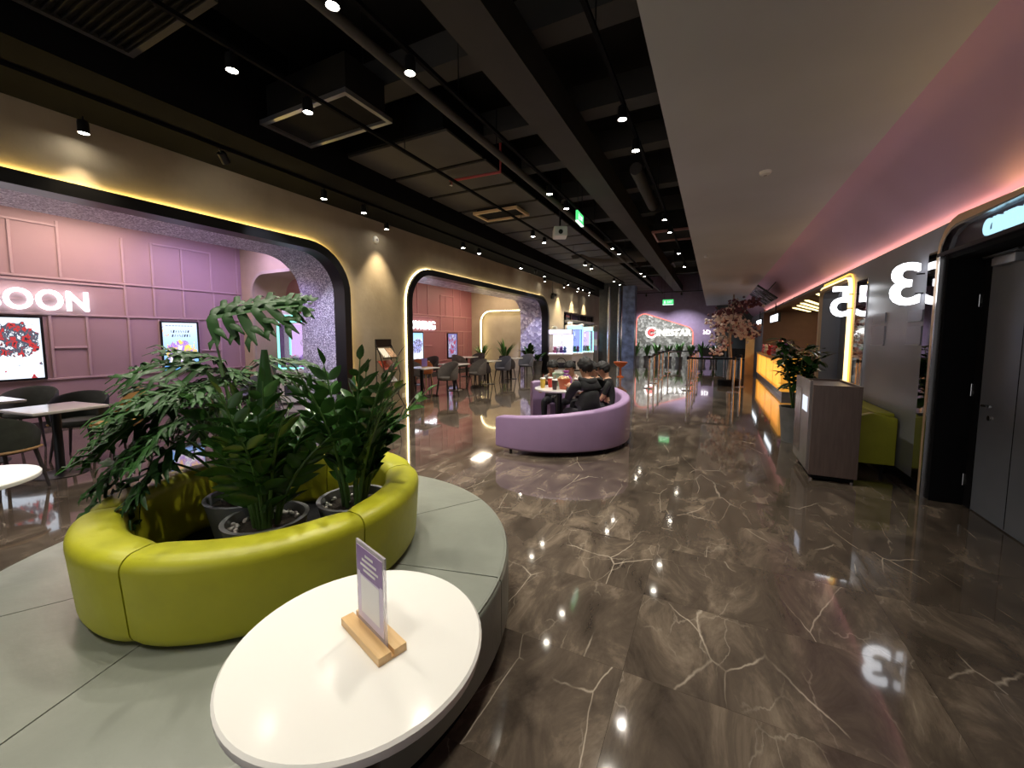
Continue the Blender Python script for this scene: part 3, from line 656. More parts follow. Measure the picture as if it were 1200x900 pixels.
for i, a in enumerate(g_seams):
    b = g_seams[(i + 1) % 8] + (360 if i == 7 else 0)
    arc_solid(seat_prof, R(a + 0.18), R(b - 0.18), 16).build('seat_cushion', M_GREYLEATHER, ring, smooth=45)
for r, z in ((1.197, 0.388),):
    MB().tube([(r * math.cos(R(t)), r * math.sin(R(t)), z + 0.003) for t in range(0, 361, 3)], 0.006, 6, caps=False).build('piping', M_GREYLEATHER, ring, smooth=60)
y_seams = [-73, -5, 55, 115, 175, 233]
for i, a in enumerate(y_seams):
    b = y_seams[(i + 1) % 6] + (360 if i == 5 else 0); nn = 18; loops = []
    for k in range(nn + 1):
        t = R(a + 0.3 + (b - a - 0.6) * k / nn); e = min(k, nn - k); pinch = (0.016, 0.006, 0.002)[e] if e < 3 else 0.0
        pr = soft(0.540 + pinch * 0.6, 0.718 - pinch, 0.40, 0.75 - pinch * 0.7, 0.055, 6)
        loops.append([((r + (0.025 * (z - 0.40) / 0.35 - 0.012)) * math.cos(t), (r + (0.025 * (z - 0.40) / 0.35 - 0.012)) * math.sin(t), z) for r, z in pr])
    seg_ = MB().strip(loops).build('backrest_cushion', M_LIME, ring, smooth=50)
    MB().tube([(0.698 * math.cos(R(a + (b - a) * k / 24)), 0.698 * math.sin(R(a + (b - a) * k / 24)), 0.738) for k in range(2, 23)], 0.0025, 5).build('stitching', M_LIME, seg_)
MB().lathe([(0.55, 0.30), (0.55, 0.41), (0.0, 0.41)], n=48).build('planter_floor', M_BLACK, ring)

# ------------------------------------------------------------------ plants
leaf_meshes = {}
def leaflet_mesh(key='zz', L=0.098, Wd=0.042, fold=0.25, arch=0.12, m=M_LEAF):
    if key in leaf_meshes: return leaf_meshes[key]
    vs = []; fs = []; n = 5
    for i in range(n + 1):
        t = i / n; w_ = Wd / 2 * math.sin(math.pi * min(1, t ** 0.75 * 0.97 + 0.03)) ** 0.8 if i < n else 0.0005
        x = L * t; z = -arch * L * (t * t) * 1.2
        vs += [(x, -w_, z + fold * w_), (x, 0, z), (x, w_, z + fold * w_)]
    for i in range(n):
        a = 3 * i; fs += [(a, a + 3, a + 4, a + 1), (a + 1, a + 4, a + 5, a + 2)]
    me = bpy.data.meshes.new('leaflet'); me.from_pydata(vs, [], fs)
    for p in me.polygons: p.use_smooth = True
    me.materials.append(m); leaf_meshes[key] = me; return me
def frame_matrix(p, d, up):
    d = d.normalized(); y = up.cross(d); y = y.normalized() if y.length > 1e-5 else Vector((0, 1, 0)); z = d.cross(y)
    return Matrix(((d.x, y.x, z.x, p.x), (d.y, y.y, z.y, p.y), (d.z, y.z, z.z, p.z), (0, 0, 0, 1)))
def pot_with_soil(t, r0, r1, h, m, soil=True, pebbles=0, z0=0.0):
    MB().lathe([(r0, z0), (r1, z0 + h - 0.02), (r1 + 0.008, z0 + h), (r1 - 0.012, z0 + h), (r1 - 0.02, z0 + h - 0.04), (r1 * 0.9, z0 + h - 0.05)], n=36).build('pot', m, t, smooth=40)
    MB().lathe([(r1 - 0.022, z0 + h - 0.055), (r1 - 0.021, z0 + h - 0.045), (0.05, z0 + h - 0.035), (0, z0 + h - 0.034)], n=28).build('soil', M_SOIL, t)
    if pebbles:
        pm = MB()
        for i in range(pebbles):
            a = random.uniform(0, 6.283); q = r1 * math.sqrt(random.uniform(0.45, 0.8)); s = random.uniform(0.007, 0.013)
            pm.ball((q * math.cos(a), q * math.sin(a), z0 + h - 0.035), (s, s * random.uniform(0.7, 1.2), s * 0.8), 6, 5)
        o = pm.build('pebbles', M_PEBBLE, t, smooth=60); o['kind'] = 'stuff'
def zz_plant(label, loc, fronds, seed, rng_len=(0.42, 0.62), pot=(0.13, 0.175, 0.24), toward=None, lean=(0.15, 0.95)):
    random.seed(seed); t = thing('zz_plant', label, 'plant', loc, group='plants in the round bench')
    pot_with_soil(t, *pot, M_POT, pebbles=46); z0 = pot[2] - 0.05; me = leaflet_mesh()
    for i in range(fronds):
        az = 2.399 * i + random.uniform(-0.3, 0.3); ln = random.uniform(*rng_len); tl = lean[0] + (lean[1] - lean[0]) * ((i + 0.5) / fronds) ** 0.8
        if toward is not None and i % 3 == 0: az = toward + random.uniform(-0.6, 0.6)
        b = Vector((0.05 * math.cos(az), 0.05 * math.sin(az), z0)); pts = []; dirs = []; N_ = 10; p = b.copy()
        for k in range(N_ + 1):
            th = tl * (0.25 + 0.95 * (k / N_)); d = Vector((math.sin(th) * math.cos(az), math.sin(th) * math.sin(az), math.cos(th))); pts.append(p.copy()); dirs.append(d); p = p + d * ln / N_
        fr = MB().tube(pts, [0.011 * (1 - 0.75 * k / N_) for k in range(N_ + 1)], 6).build('frond', M_STEM, t, smooth=60)
        side = Vector((-math.sin(az), math.cos(az), 0)); tw = random.uniform(-0.6, 0.6)
        for k in range(2, N_ + 1):
            d = dirs[k]; s = -1 if k % 2 else 1
            for sg in ((s, -s) if k > 3 and k < N_ else (s,)) if k < N_ else (0,):
                sd = (side * math.cos(tw) + d.cross(side) * math.sin(tw)) * sg
                dr = (d * random.uniform(0.45, 0.8) + sd * 0.85 + Vector((0, 0, random.uniform(-0.1, 0.35)))).normalized() if sg else d
                up = d.cross(sd).normalized() if sg else side.cross(d); up = up if up.z > 0 else -up
                o = bpy.data.objects.new('leaflet', me); COL.objects.link(o); o.parent = fr
                sc_ = random.uniform(0.85, 1.2) * (0.8 + 0.5 * math.sin(math.pi * min(1, k / N_)))
                o.matrix_local = frame_matrix(pts[k] + (sd * 0.004 if sg else Vector()), dr, up) @ Matrix.Rotation(random.uniform(-0.55, 0.55), 4, 'X') @ Matrix.Scale(sc_, 4)
    return t
zz_plant('bushy zz plant in the front grey pot inside the lime ring', (-1.86, 1.12, 0.412), 18, 3, (0.46, 0.72), toward=-0.9, lean=(0.1, 0.85))
zz_plant('taller zz plant in the right grey pot inside the lime ring', (-1.67, 1.47, 0.412), 18, 8, (0.50, 0.86), toward=0.2, lean=(0.08, 0.8))
def lobed_leaf_mesh(key, L=0.42, lobes=9, droop=0.5, wid=0.34):
    """deeply cut philodendron blade: narrow finger lobes on both sides of a drooping midrib"""
    if key in leaf_meshes: return leaf_meshes[key]
    vs = []; fs = []
    def rib(t): return Vector((L * t * (1 - 0.12 * droop * t), 0, -droop * L * t * t * 0.75 + 0.10 * L * t))
    def quad(a, b, c, d): o = len(vs); vs.extend([a, b, c, d]); fs.append((o, o + 1, o + 2, o + 3))
    n = 24
    for i in range(n):                                   # midrib web
        a, b = rib(i / n), rib((i + 1) / n); wa = 0.028 * (1 - 0.6 * i / n) + 0.01; wb = 0.028 * (1 - 0.6 * (i + 1) / n) + 0.01
        for s in (-1, 1): quad(a, b, b + Vector((0, s * wb, 0.006)), a + Vector((0, s * wa, 0.006)))
    def finger(p, d, ln, hw0, sag, m_=5):
        qv = Vector((-d.y, d.x, 0)); qv = Vector((1, 0, 0)) if qv.length < 1e-6 else qv.normalized(); prev = None; tips = []
        for k in range(m_ + 1):
            u = k / m_; c = p + d * ln * u + Vector((0, 0, -sag * ln * u * u + 0.012 * math.sin(6 * u + ln * 40))); hw = hw0 * math.sin(math.pi * (0.22 + 0.76 * u)) + 0.0008
            e = (c - qv * hw, c + Vector((0, 0, 0.005)), c + qv * hw); tips.append(c)
            if prev: quad(prev[0], e[0], e[1], prev[1]); quad(prev[1], e[1], e[2], prev[2])
            prev = e
        return tips
    for j in range(lobes):
        t = 0.05 + 0.90 * j / (lobes - 1); p = rib(t); wl_ = wid * (math.sin(math.pi * (0.22 + 0.70 * t)) ** 0.8) * random.uniform(0.75, 1.15); fw = 0.22 + 0.85 * t + random.uniform(-0.1, 0.1)
        for s in (-1, 1):
            d = Vector((math.sin(fw), s * math.cos(fw), random.uniform(-0.15, 0.12))).normalized(); T = finger(p, d, wl_, 0.022 * (L / 0.42) * (1.1 - 0.3 * t), random.uniform(0.15, 0.5))
            for k, sg, fr_ in ((2, 1, 0.55), (3, -1, 0.45)):
                an = sg * 0.5; d2 = Vector((d.x * math.cos(an) - d.y * math.sin(an), d.x * math.sin(an) + d.y * math.cos(an), d.z - 0.1)).normalized(); finger(T[k], d2, wl_ * fr_, 0.017 * (L / 0.42), 0.3, 3)
    me = bpy.data.meshes.new('leaf_blade'); me.from_pydata([tuple(v) for v in vs], [], fs); bm = bmesh.new(); bm.from_mesh(me); bmesh.ops.remove_doubles(bm, verts=bm.verts, dist=1e-4); bm.to_mesh(me); bm.free()
    for p in me.polygons: p.use_smooth = True
    me.materials.append(M_LEAF2); leaf_meshes[key] = me; return me
random.seed(21)
ph = thing('philodendron', 'big drooping philodendron with deeply lobed leaves in the rear grey pot', 'plant', (-2.17, 1.22, 0.412), group='plants in the round bench')
pot_with_soil(ph, 0.14, 0.19, 0.26, mat('blue_grey_pot', (0.17, 0.185, 0.21), 0.55, var=0.12, vscale=6), pebbles=20)
LV = [lobed_leaf_mesh('ph%d' % i, L, 7, dr, wd) for i, (L, dr, wd) in enumerate(((0.38, 0.75, 0.24), (0.42, 0.95, 0.25), (0.34, 0.45, 0.23), (0.42, 0.10, 0.22)))]
# azimuth, petiole reach, rise, blade kind, blade scale, blade pitch
spec = [(200, 0.26, 0.62, 0, 1.0, 0.1), (180, 0.24, 0.52, 1, 1.0, -0.2), (222, 0.26, 0.46, 1, 1.0, -0.3), (238, 0.26, 0.54, 0, 0.95, -0.2), (160, 0.22, 0.66, 2, 1.0, 0.2), (250, 0.24, 0.38, 1, 0.9, -0.5),
        (208, 0.18, 0.70, 2, 1.0, 0.25), (140, 0.18, 0.60, 0, 0.95, 0.0), (112, 0.16, 0.72, 2, 0.9, 0.2), (200, 0.17, 0.98, 3, 1.1, 0.12, 32, 0.8), (70, 0.12, 0.66, 2, 0.8, 0.0),
        (226, 0.16, 0.62, 0, 1.0, 0.0), (266, 0.18, 0.52, 0, 0.8, -0.2), (243, 0.32, 0.28, 1, 0.9, -0.6), (195, 0.10, 0.62, 2, 0.85, 0.1), (172, 0.32, 0.46, 0, 0.95, -0.2), (215, 0.32, 0.54, 0, 0.95, -0.1),
        (232, 0.36, 0.40, 1, 0.9, -0.4), (185, 0.18, 0.74, 2, 0.85, 0.35), (255, 0.10, 0.62, 2, 0.8, 0.1), (300, 0.10, 0.66, 0, 0.75, 0.2), (150, 0.28, 0.44, 1, 0.9, -0.3)]
for i, sp4 in enumerate(spec):
    azd, reach, rise, kind, sc_, pitch = sp4[:6]; az = R(azd); h = Vector((math.cos(az), math.sin(az), 0)); b = Vector((0, 0, 0.21)) + h * 0.04; e = h * reach + Vector((0, 0, 0.21 + rise))
    mid = (b + e) / 2 + h * (-0.05) + Vector((0, 0, 0.06)); pts = [b * (1 - t) ** 2 + mid * 2 * t * (1 - t) + e * t * t for t in [k / 8 for k in range(9)]]
    pe = MB().tube(pts, [0.009 - 0.004 * k / 8 for k in range(9)], 6).build('petiole', M_STEM, ph, smooth=60)
    o = bpy.data.objects.new('leaf_blade', LV[kind]); COL.objects.link(o); o.parent = pe
    if len(sp4) > 6: h = Vector((math.cos(R(sp4[6])), math.sin(R(sp4[6])), 0))
    d = (h * math.cos(pitch) + Vector((0, 0, math.sin(pitch)))).normalized(); o.matrix_local = frame_matrix(e, d, Vector((0, 0, 1))) @ Matrix.Rotation(sp4[7] if len(sp4) > 7 else random.uniform(-0.4, 0.4), 4, 'X') @ Matrix.Scale(sc_, 4)
# one rolled upright leaf sheath
MB().tube([(0.10, 0.02, 0.20), (0.13, 0.03, 0.55), (0.14, 0.03, 0.80), (0.14, 0.035, 1.02)], [0.012, 0.035, 0.044, 0.014], 8).build('young_leaf', M_LEAF2, ph, smooth=60)

def leafy_plant(name, label, loc, pot, h, n, m=M_LEAF3, seed=1, Lf=0.35, Wf=0.06, spread=0.8, group=None, pm=M_POT, stems=True):
    """clump of strap leaves arching out of a pot"""
    random.seed(seed); t = thing(name, label, 'plant', loc, group=group)
    r0, r1, hp = pot; pot_with_soil(t, r0, r1, hp, pm)
    for i in range(n):
        az = 2.399 * i + random.uniform(-0.4, 0.4); ln = h * random.uniform(0.65, 1.0); th0 = spread * random.uniform(0.05, 0.6); p = Vector((0.04 * math.cos(az), 0.04 * math.sin(az), hp - 0.05)); vs = []; K_ = 6
        sd = Vector((-math.sin(az), math.cos(az), 0))
        for k in range(K_ + 1):
            u = k / K_; th = th0 + spread * 1.2 * u * u; d = Vector((math.sin(th) * math.cos(az), math.sin(th) * math.sin(az), math.cos(th))); w_ = (Wf / 2) * (0.12 if u < 0.3 else math.sin(math.pi * (0.08 + 0.9 * (u - 0.25) / 0.75))) + 0.001
            vs += [p - sd * w_ + Vector((0, 0, 0.2 * w_)), p.copy(), p + sd * w_ + Vector((0, 0, 0.2 * w_))]; p = p + d * ln / K_
        fs = []
        for k in range(K_): a = 3 * k; fs += [(a, a + 3, a + 4, a + 1), (a + 1, a + 4, a + 5, a + 2)]
        MB().add(vs, fs).build('leaf', m, t, smooth=80, fix=False)
    return t

# ------------------------------------------------------------------ alcove signs and posters
def fr_left(y0, z0, x): return lambda u, v, w_: (x + w_, y0 + u, z0 + v)
def halo_sign(name, label, txt, y_end, z0, h, m=G_SIGN, sx=1.0):
    t = thing(name, label, 'sign'); size = h / 0.70
    L = text_letters(txt, size, 0.05, 0.007 * h / 0.3, 1.05); xm = max(v.x for vs, _ in L for v in vs) * sx
    for vs, fs in L: MB().add([(XB + 0.065 + v.z, y_end - xm + v.x * sx, z0 + v.y) for v in vs], fs).build('letter', m, t)
    MB().box(XB, XB + 0.04, y_end - xm + 0.02, y_end - 0.05, z0 + h * 0.45, z0 + h * 0.55).build('mounting_rail', M_MAUVE, t)
halo_sign('wall_sign', 'glowing white COMING SOON letters on the mauve wall', 'COMING SOON', 3.0, 1.935, 0.32, sx=0.86)
halo_sign('wall_sign', 'glowing white NOW SHOWING letters on the rose wall', 'NOW SHOWING', 12.73, 1.765, 0.30, sx=0.95)
PM = [poster_mat('poster_print_red', (0.70, 0.80, 0.92), (0.75, 0.83, 0.95), [(0.02, 0.02, 0.03), (0.45, 0.03, 0.03), (0.06, 0.07, 0.10), (0.75, 0.78, 0.85), (0.10, 0.02, 0.02), (0.55, 0.05, 0.04)], 1.25, 1.7, 6.0, 0.36, 0.86),
      poster_mat('poster_print_yellow', (0.66, 0.80, 0.98), (0.10, 0.35, 0.85), [(0.95, 0.72, 0.12), (0.98, 0.55, 0.16), (0.35, 0.20, 0.65), (0.92, 0.90, 0.85), (0.10, 0.22, 0.60), (0.95, 0.75, 0.2)], 1.25, 4.1, 4.0, 0.12, 0.55),
      poster_mat('poster_print_blue', (0.30, 0.58, 0.95), (0.85, 0.92, 1.0), [(0.05, 0.10, 0.35), (0.40, 0.42, 0.85), (0.08, 0.08, 0.12), (0.60, 0.58, 0.95), (0.75, 0.85, 1.0), (0.20, 0.2, 0.5)], 1.3, 7.3, 7.0, 0.22, 0.72),
      poster_mat('poster_print_violet', (0.25, 0.22, 0.55), (0.35, 0.32, 0.50), [(0.06, 0.05, 0.12), (0.55, 0.08, 0.12), (0.25, 0.25, 0.55), (0.70, 0.72, 0.85), (0.15, 0.12, 0.3), (0.5, 0.5, 0.7)], 0.8, 9.9, 6.0, 0.1, 0.9)]
def lightbox(label, y0, y1, z0, z1, m, title=None):
    t = thing('poster_lightbox', label, 'poster', (XB, (y0 + y1) / 2, z0), group='film posters on the alcove walls'); w_ = (y1 - y0) / 2; h = z1 - z0; f = 0.03
    fr = MB(); fr.box(0.001, 0.05, -w_ - f, -w_, -f, h + f); fr.box(0.001, 0.05, w_, w_ + f, -f, h + f); fr.box(0.001, 0.05, -w_, w_, -f, 0); fr.box(0.001, 0.05, -w_, w_, h, h + f); fr.build('frame', M_BLKMETAL, t)
    MB().box(0.001, 0.035, -w_, w_, 0, h).build('print', m, t)
    return t, w_, h
lightbox('backlit film poster in red and black at the left edge of the mauve wall', 1.80, 2.42, 0.83, 1.79, PM[0])
t2, w2, h2 = lightbox('backlit cartoon film poster in yellow and blue behind the big plant', 4.03, 4.63, 0.82, 1.77, PM[1])
M_INK = mat('poster_ink', (0.02, 0.015, 0.05), 0.5)
random.seed(14)
for row, zz in enumerate((0.775, 0.69)):
    for k in range(8):
        yy = -0.15 + 0.042 * k + 0.02 * row; MB().obox((0.0356, yy, zz), (0.0012, random.choice((0.008, 0.010, 0.022)), random.uniform(0.03, 0.06)), 0, random.uniform(-0.5, 0.5)).build('print_mark', M_INK, t2)
for k in range(9): MB().box(0.035, 0.0362, -0.24 + 0.053 * k, -0.20 + 0.053 * k, 0.885, 0.895).build('print_mark', M_INK, t2)
lightbox('bright blue film poster at the left of the rose wall', 11.40, 12.02, 0.66, 1.62, PM[2])
lightbox('dim violet film poster right of the blue one on the rose wall', 13.63, 14.26, 0.63, 1.60, PM[3])

# ------------------------------------------------------------------ brochure rack
rk = thing('brochure_rack', 'black wire brochure rack standing against the taupe wall', 'rack', (-5.92, 5.93, 0))
RKW = 0.42
for y in (0, RKW):
    MB().tube([(-0.08, y, 0.0), (-0.08, y, 1.42)], 0.012, 8).build('upright', M_BLKMETAL, rk)
    MB().tube([(0.30, y, 0.0), (0.10, y, 0.30), (0.16, y, 0.75), (0.02, y, 1.15), (-0.07, y, 1.32)], 0.010, 8).build('side_bow', M_BLKMETAL, rk, smooth=60)
MB().box(-0.09, -0.075, -0.01, RKW + 0.01, 1.28, 1.44).build('header_board', M_BLKMETAL, rk)
for z in (1.08, 0.83, 0.58, 0.33):
    s_ = MB(); s_.tube([(0.10, 0, z - 0.02), (0.10, RKW, z - 0.02)], 0.008, 6); s_.tube([(-0.08, 0, z + 0.16), (-0.08, RKW, z + 0.16)], 0.008, 6)
    for k in range(4): yy = 0.03 + (RKW - 0.06) * k / 3; s_.tube([(-0.08, yy, z + 0.16), (0.10, yy, z - 0.02), (0.115, yy, z + 0.04)], 0.004, 5)
    s_.build('shelf', M_BLKMETAL, rk)
cols = [(M_WHITEMATT, mat('tan_print', (0.45, 0.28, 0.18), 0.5, var=0.5, vscale=20)), (mat('red_print', (0.42, 0.06, 0.04), 0.5, var=0.4, vscale=18), RED), (mat('brown_print', (0.20, 0.14, 0.12), 0.5, var=0.5, vscale=16), M_WHITEMATT)]
BN = ['cream and tan', 'red', 'dark brown']
for i, z in enumerate((1.08, 0.83, 0.58)):
    for k in range(2):
        c = cols[i][k]; yy = 5.93 + 0.03 + k * 0.185
        b = MB().obox((-5.90, yy + 0.09, z + 0.082), (0.245, 0.17, 0.016)); M_ = Matrix.Translation((-5.90, yy + 0.09, z + 0.085)) @ Matrix.Rotation(R(45), 4, 'Y') @ Matrix.Translation((5.90, -yy - 0.09, -z - 0.082))
        b.v = [tuple(M_ @ Vector(p)) for p in b.v]; o = b.build('brochure_stack', c)
        tag(o, '%s brochures in the %s half of the rack, %s shelf' % (BN[i], ('nearer', 'farther')[k], ('top', 'middle', 'lower')[i]), 'brochures', 'brochures in the wire rack')

# ------------------------------------------------------------------ cafe chairs and tables of the alcoves
chair_proto = {}
def shell_chair(label, loc, rz, kind, group):
    """tub chair facing local +x: seat pad, wrapped shell back, four legs, optional wooden rim"""
    if kind in chair_proto: return dup_tree(chair_proto[kind], loc, rz, label, group)
    shell, seat, leg, rim = {'olive': (M_OLIVE, M_OLIVE, M_DKFAB, M_OAK), 'taupe': (M_TAUPEFAB, M_TAUPEFAB, M_BLKMETAL, None), 'dark': (M_DKFAB, M_DKFAB, M_BLKMETAL, None), 'orange': (M_ORANGE, M_ORANGE, M_OAK, None), 'mustard': (M_MUSTARD, M_MUSTARD, M_DKFAB, None), 'grey': (mat('grey_blue_fabric', (0.13, 0.13, 0.16), 0.85, var=0.1), MATS['grey_blue_fabric'], M_BLKMETAL, None)}[kind]
    t = thing('cafe_chair', label, 'chair', loc, rz, group); chair_proto[kind] = t
    pf = [(0.0, 0.40), (0.21, 0.40), (0.235, 0.42), (0.24, 0.45), (0.225, 0.475), (0.0, 0.485)]
    MB().lathe(pf, n=28, sx=1.02).build('seat', seat, t, smooth=45)
    loops = []; n = 22; span = 118 if kind != 'mustard' else 60
    low, high = (0.60, 0.80) if rim else (0.55, 0.86)
    for i in range(n + 1):
        a = R(180 - span + 2 * span * i / n); q = math.cos((a - math.pi) * 90 / span) ** 0.7 if abs(a - math.pi) < R(span) - 1e-3 else 0.0
        zt = low + (high - low) * max(0, q); flare = 0.03 * (zt - 0.45); c, s = math.cos(a), math.sin(a)
        prof = [(0.232, 0.42), (0.262, 0.42), (0.275 + flare, zt - 0.02), (0.262 + flare, zt), (0.245 + flare, zt - 0.02)]
        loops.append([(r * c, r * s, z) for r, z in prof])
    MB().strip(loops).build('backrest', shell, t, smooth=50)
    if rim: MB().tube([(0.262 * math.cos(R(180 - 125 + 250 * i / 24)), 0.262 * math.sin(R(180 - 125 + 250 * i / 24)), 0.432) for i in range(25)], 0.013, 8).build('wooden_rim', rim, t, smooth=60)
    for sx_ in (-1, 1):
        for sy_ in (-1, 1): MB().tube([(0.15 * sx_, 0.15 * sy_, 0.41), (0.20 * sx_, 0.20 * sy_, 0.0)], [0.018, 0.011], 10).build('leg', leg, t, smooth=60)
    return t
GN = 'chairs in the near alcove'; GF = 'chairs in the far alcove'; TN = 'tables in the near alcove'; TF = 'tables in the far alcove'
cafe_table('cafe_table', 'white cafe table behind the lime ring, below the red poster', (-6.32, 1.62, 0), 0.33, 0.74, 0.30, TN, rz=R(8))
cafe_table('cafe_table', 'pale cafe table farther back at the left edge under the poster', (-7.7, 1.35, 0), 0.33, 0.74, 0.30, TN, rz=R(4))
cafe_table('cafe_table', 'round white table cut by the left edge beside the bench', (-3.52, 0.52, 0), 0.30, 0.74, 0, TN)
cafe_table('cafe_table', 'white cafe table mostly hidden behind the philodendron', (-7.2, 3.6, 0), 0.33, 0.74, 0.30, TN)
shell_chair('dark olive tub chair with a wooden rim at the left edge', (-6.0, 1.16, 0), R(118), 'olive', GN)
shell_chair('dark olive tub chair behind the white table under the red poster', (-7.05, 2.0, 0), R(-40), 'olive', GN)
shell_chair('dark olive tub chair pushed to the pale table under the poster', (-8.35, 1.9, 0), R(-35), 'olive', GN)
shell_chair('dark olive tub chair left of the pale table by the mauve wall', (-7.1, 1.05, 0), R(160), 'olive', GN)
shell_chair('mustard chair with dark legs seen past the philodendron leaves', (-6.52, 2.18, 0), R(-75), 'mustard', GN)
shell_chair('dark fabric chair behind the philodendron', (-7.3, 4.3, 0), R(-95), 'grey', GN)
hold = thing('menu_stand', 'pale menu block on the table under the red poster', 'table sign', (-7.7, 1.45, 0.74)); MB().box(-0.05, 0.05, -0.04, 0.04, 0, 0.02).build('block', M_OAK, hold); MB().box(-0.004, 0.004, -0.07, 0.07, 0.021, 0.2).build('card', mat('tan_card', (0.5, 0.36, 0.24), 0.6), hold)
far_tabs = [(-6.35, 7.75, 'white table nearest in the far alcove holding a violet card'), (-6.40, 9.2, 'second white table in the far alcove before the taupe chair'), (-6.3, 10.9, 'third white table in the far alcove beside the lit arch'), (-6.35, 12.6, 'white table in the far alcove in front of the plants'),
            (-8.2, 9.7, 'white table at the rose wall under the blue poster'), (-8.2, 12.6, 'white table at the rose wall under the violet poster')]
for x, y, lab in far_tabs: cafe_table('cafe_table', lab, (x, y, 0), 0.33, 0.74, 0.30, TF)
far_ch = [(-6.55, 7.22, 80, 'dark', 'dark chair just inside the far portal edge'), (-5.95, 8.25, -100, 'taupe', 'taupe tub chair beside the nearest table of the far alcove'), (-6.0, 9.75, -120, 'taupe', 'large taupe tub chair turned away in the middle of the far portal'), (-6.15, 10.35, 60, 'dark', 'dark brown tub chair behind the large taupe one'),
          (-6.1, 11.5, -110, 'grey', 'grey blue tub chair by the third far alcove table'), (-6.2, 12.05, 75, 'dark', 'dark tub chair before the fourth far alcove table'), (-6.05, 13.2, -100, 'grey', 'grey blue tub chair in front of the potted plants'), (-7.55, 9.3, 100, 'orange', 'orange tub chair under the blue poster'),
          (-8.1, 10.3, -90, 'dark', 'dark tub chair at the rose wall under the blue poster'), (-8.1, 12.0, 80, 'taupe', 'taupe tub chair at the rose wall left of the violet poster'), (-8.1, 13.2, -90, 'dark', 'dark tub chair at the rose wall right of the violet poster'), (-7.4, 8.7, 90, 'taupe', 'taupe tub chair deep inside the far portal at its left')]
for x, y, a, k, lab in far_ch: shell_chair(lab, (x, y, 0), R(a), k, GF)
vs_ = thing('menu_stand', 'small violet card standing on the nearest far alcove table', 'table sign', (-6.3, 7.8, 0.74), R(60)); MB().box(-0.07, 0.07, -0.03, 0.03, 0, 0.02).build('block', M_OAK, vs_); MB().box(-0.07, 0.07, -0.003, 0.003, 0.021, 0.22).build('card', mat('violet_card', (0.30, 0.20, 0.55), 0.4), vs_)
# plants around the far alcove
leafy_plant('potted_fan_palm', 'green fan leaved plant at the left foot of the blind arch', (-9.0, 15.1, 0), (0.16, 0.20, 0.45), 0.85, 26, M_LEAF3, 5, Wf=0.09, group='plants in the far alcove')
leafy_plant('potted_fan_palm', 'green fan leaved plant at the middle of the blind arch', (-7.9, 15.1, 0), (0.16, 0.20, 0.5), 1.05, 26, M_LEAF3, 6, Wf=0.09, group='plants in the far alcove')
leafy_plant('potted_broadleaf', 'dark broad leaved plant in a tall pale pot beside the lilac scale tiles', (-6.55, 14.6, 0), (0.15, 0.20, 0.62), 0.85, 24, M_LEAF, 9, Wf=0.16, spread=1.25, group='plants in the far alcove', pm=mat('pale_ribbed_pot', (0.42, 0.44, 0.43), 0.5, var=0.1))
leafy_plant('potted_broadleaf', 'low broad leaved plant in a grey pot in the far portal corner', (-6.35, 15.0, 0), (0.15, 0.20, 0.5), 0.6, 14, M_LEAF, 10, Wf=0.14, spread=1.2, group='plants in the far alcove')
leafy_plant('potted_fan_palm', 'soft grey green plant seen through the arched passage', (-9.12, 5.95, 0), (0.11, 0.14, 0.35), 0.75, 26, mat('grey_green_leaf', (0.10, 0.14, 0.10), 0.5, var=0.2), 12, Wf=0.08, spread=0.35, group='plants in the near alcove')

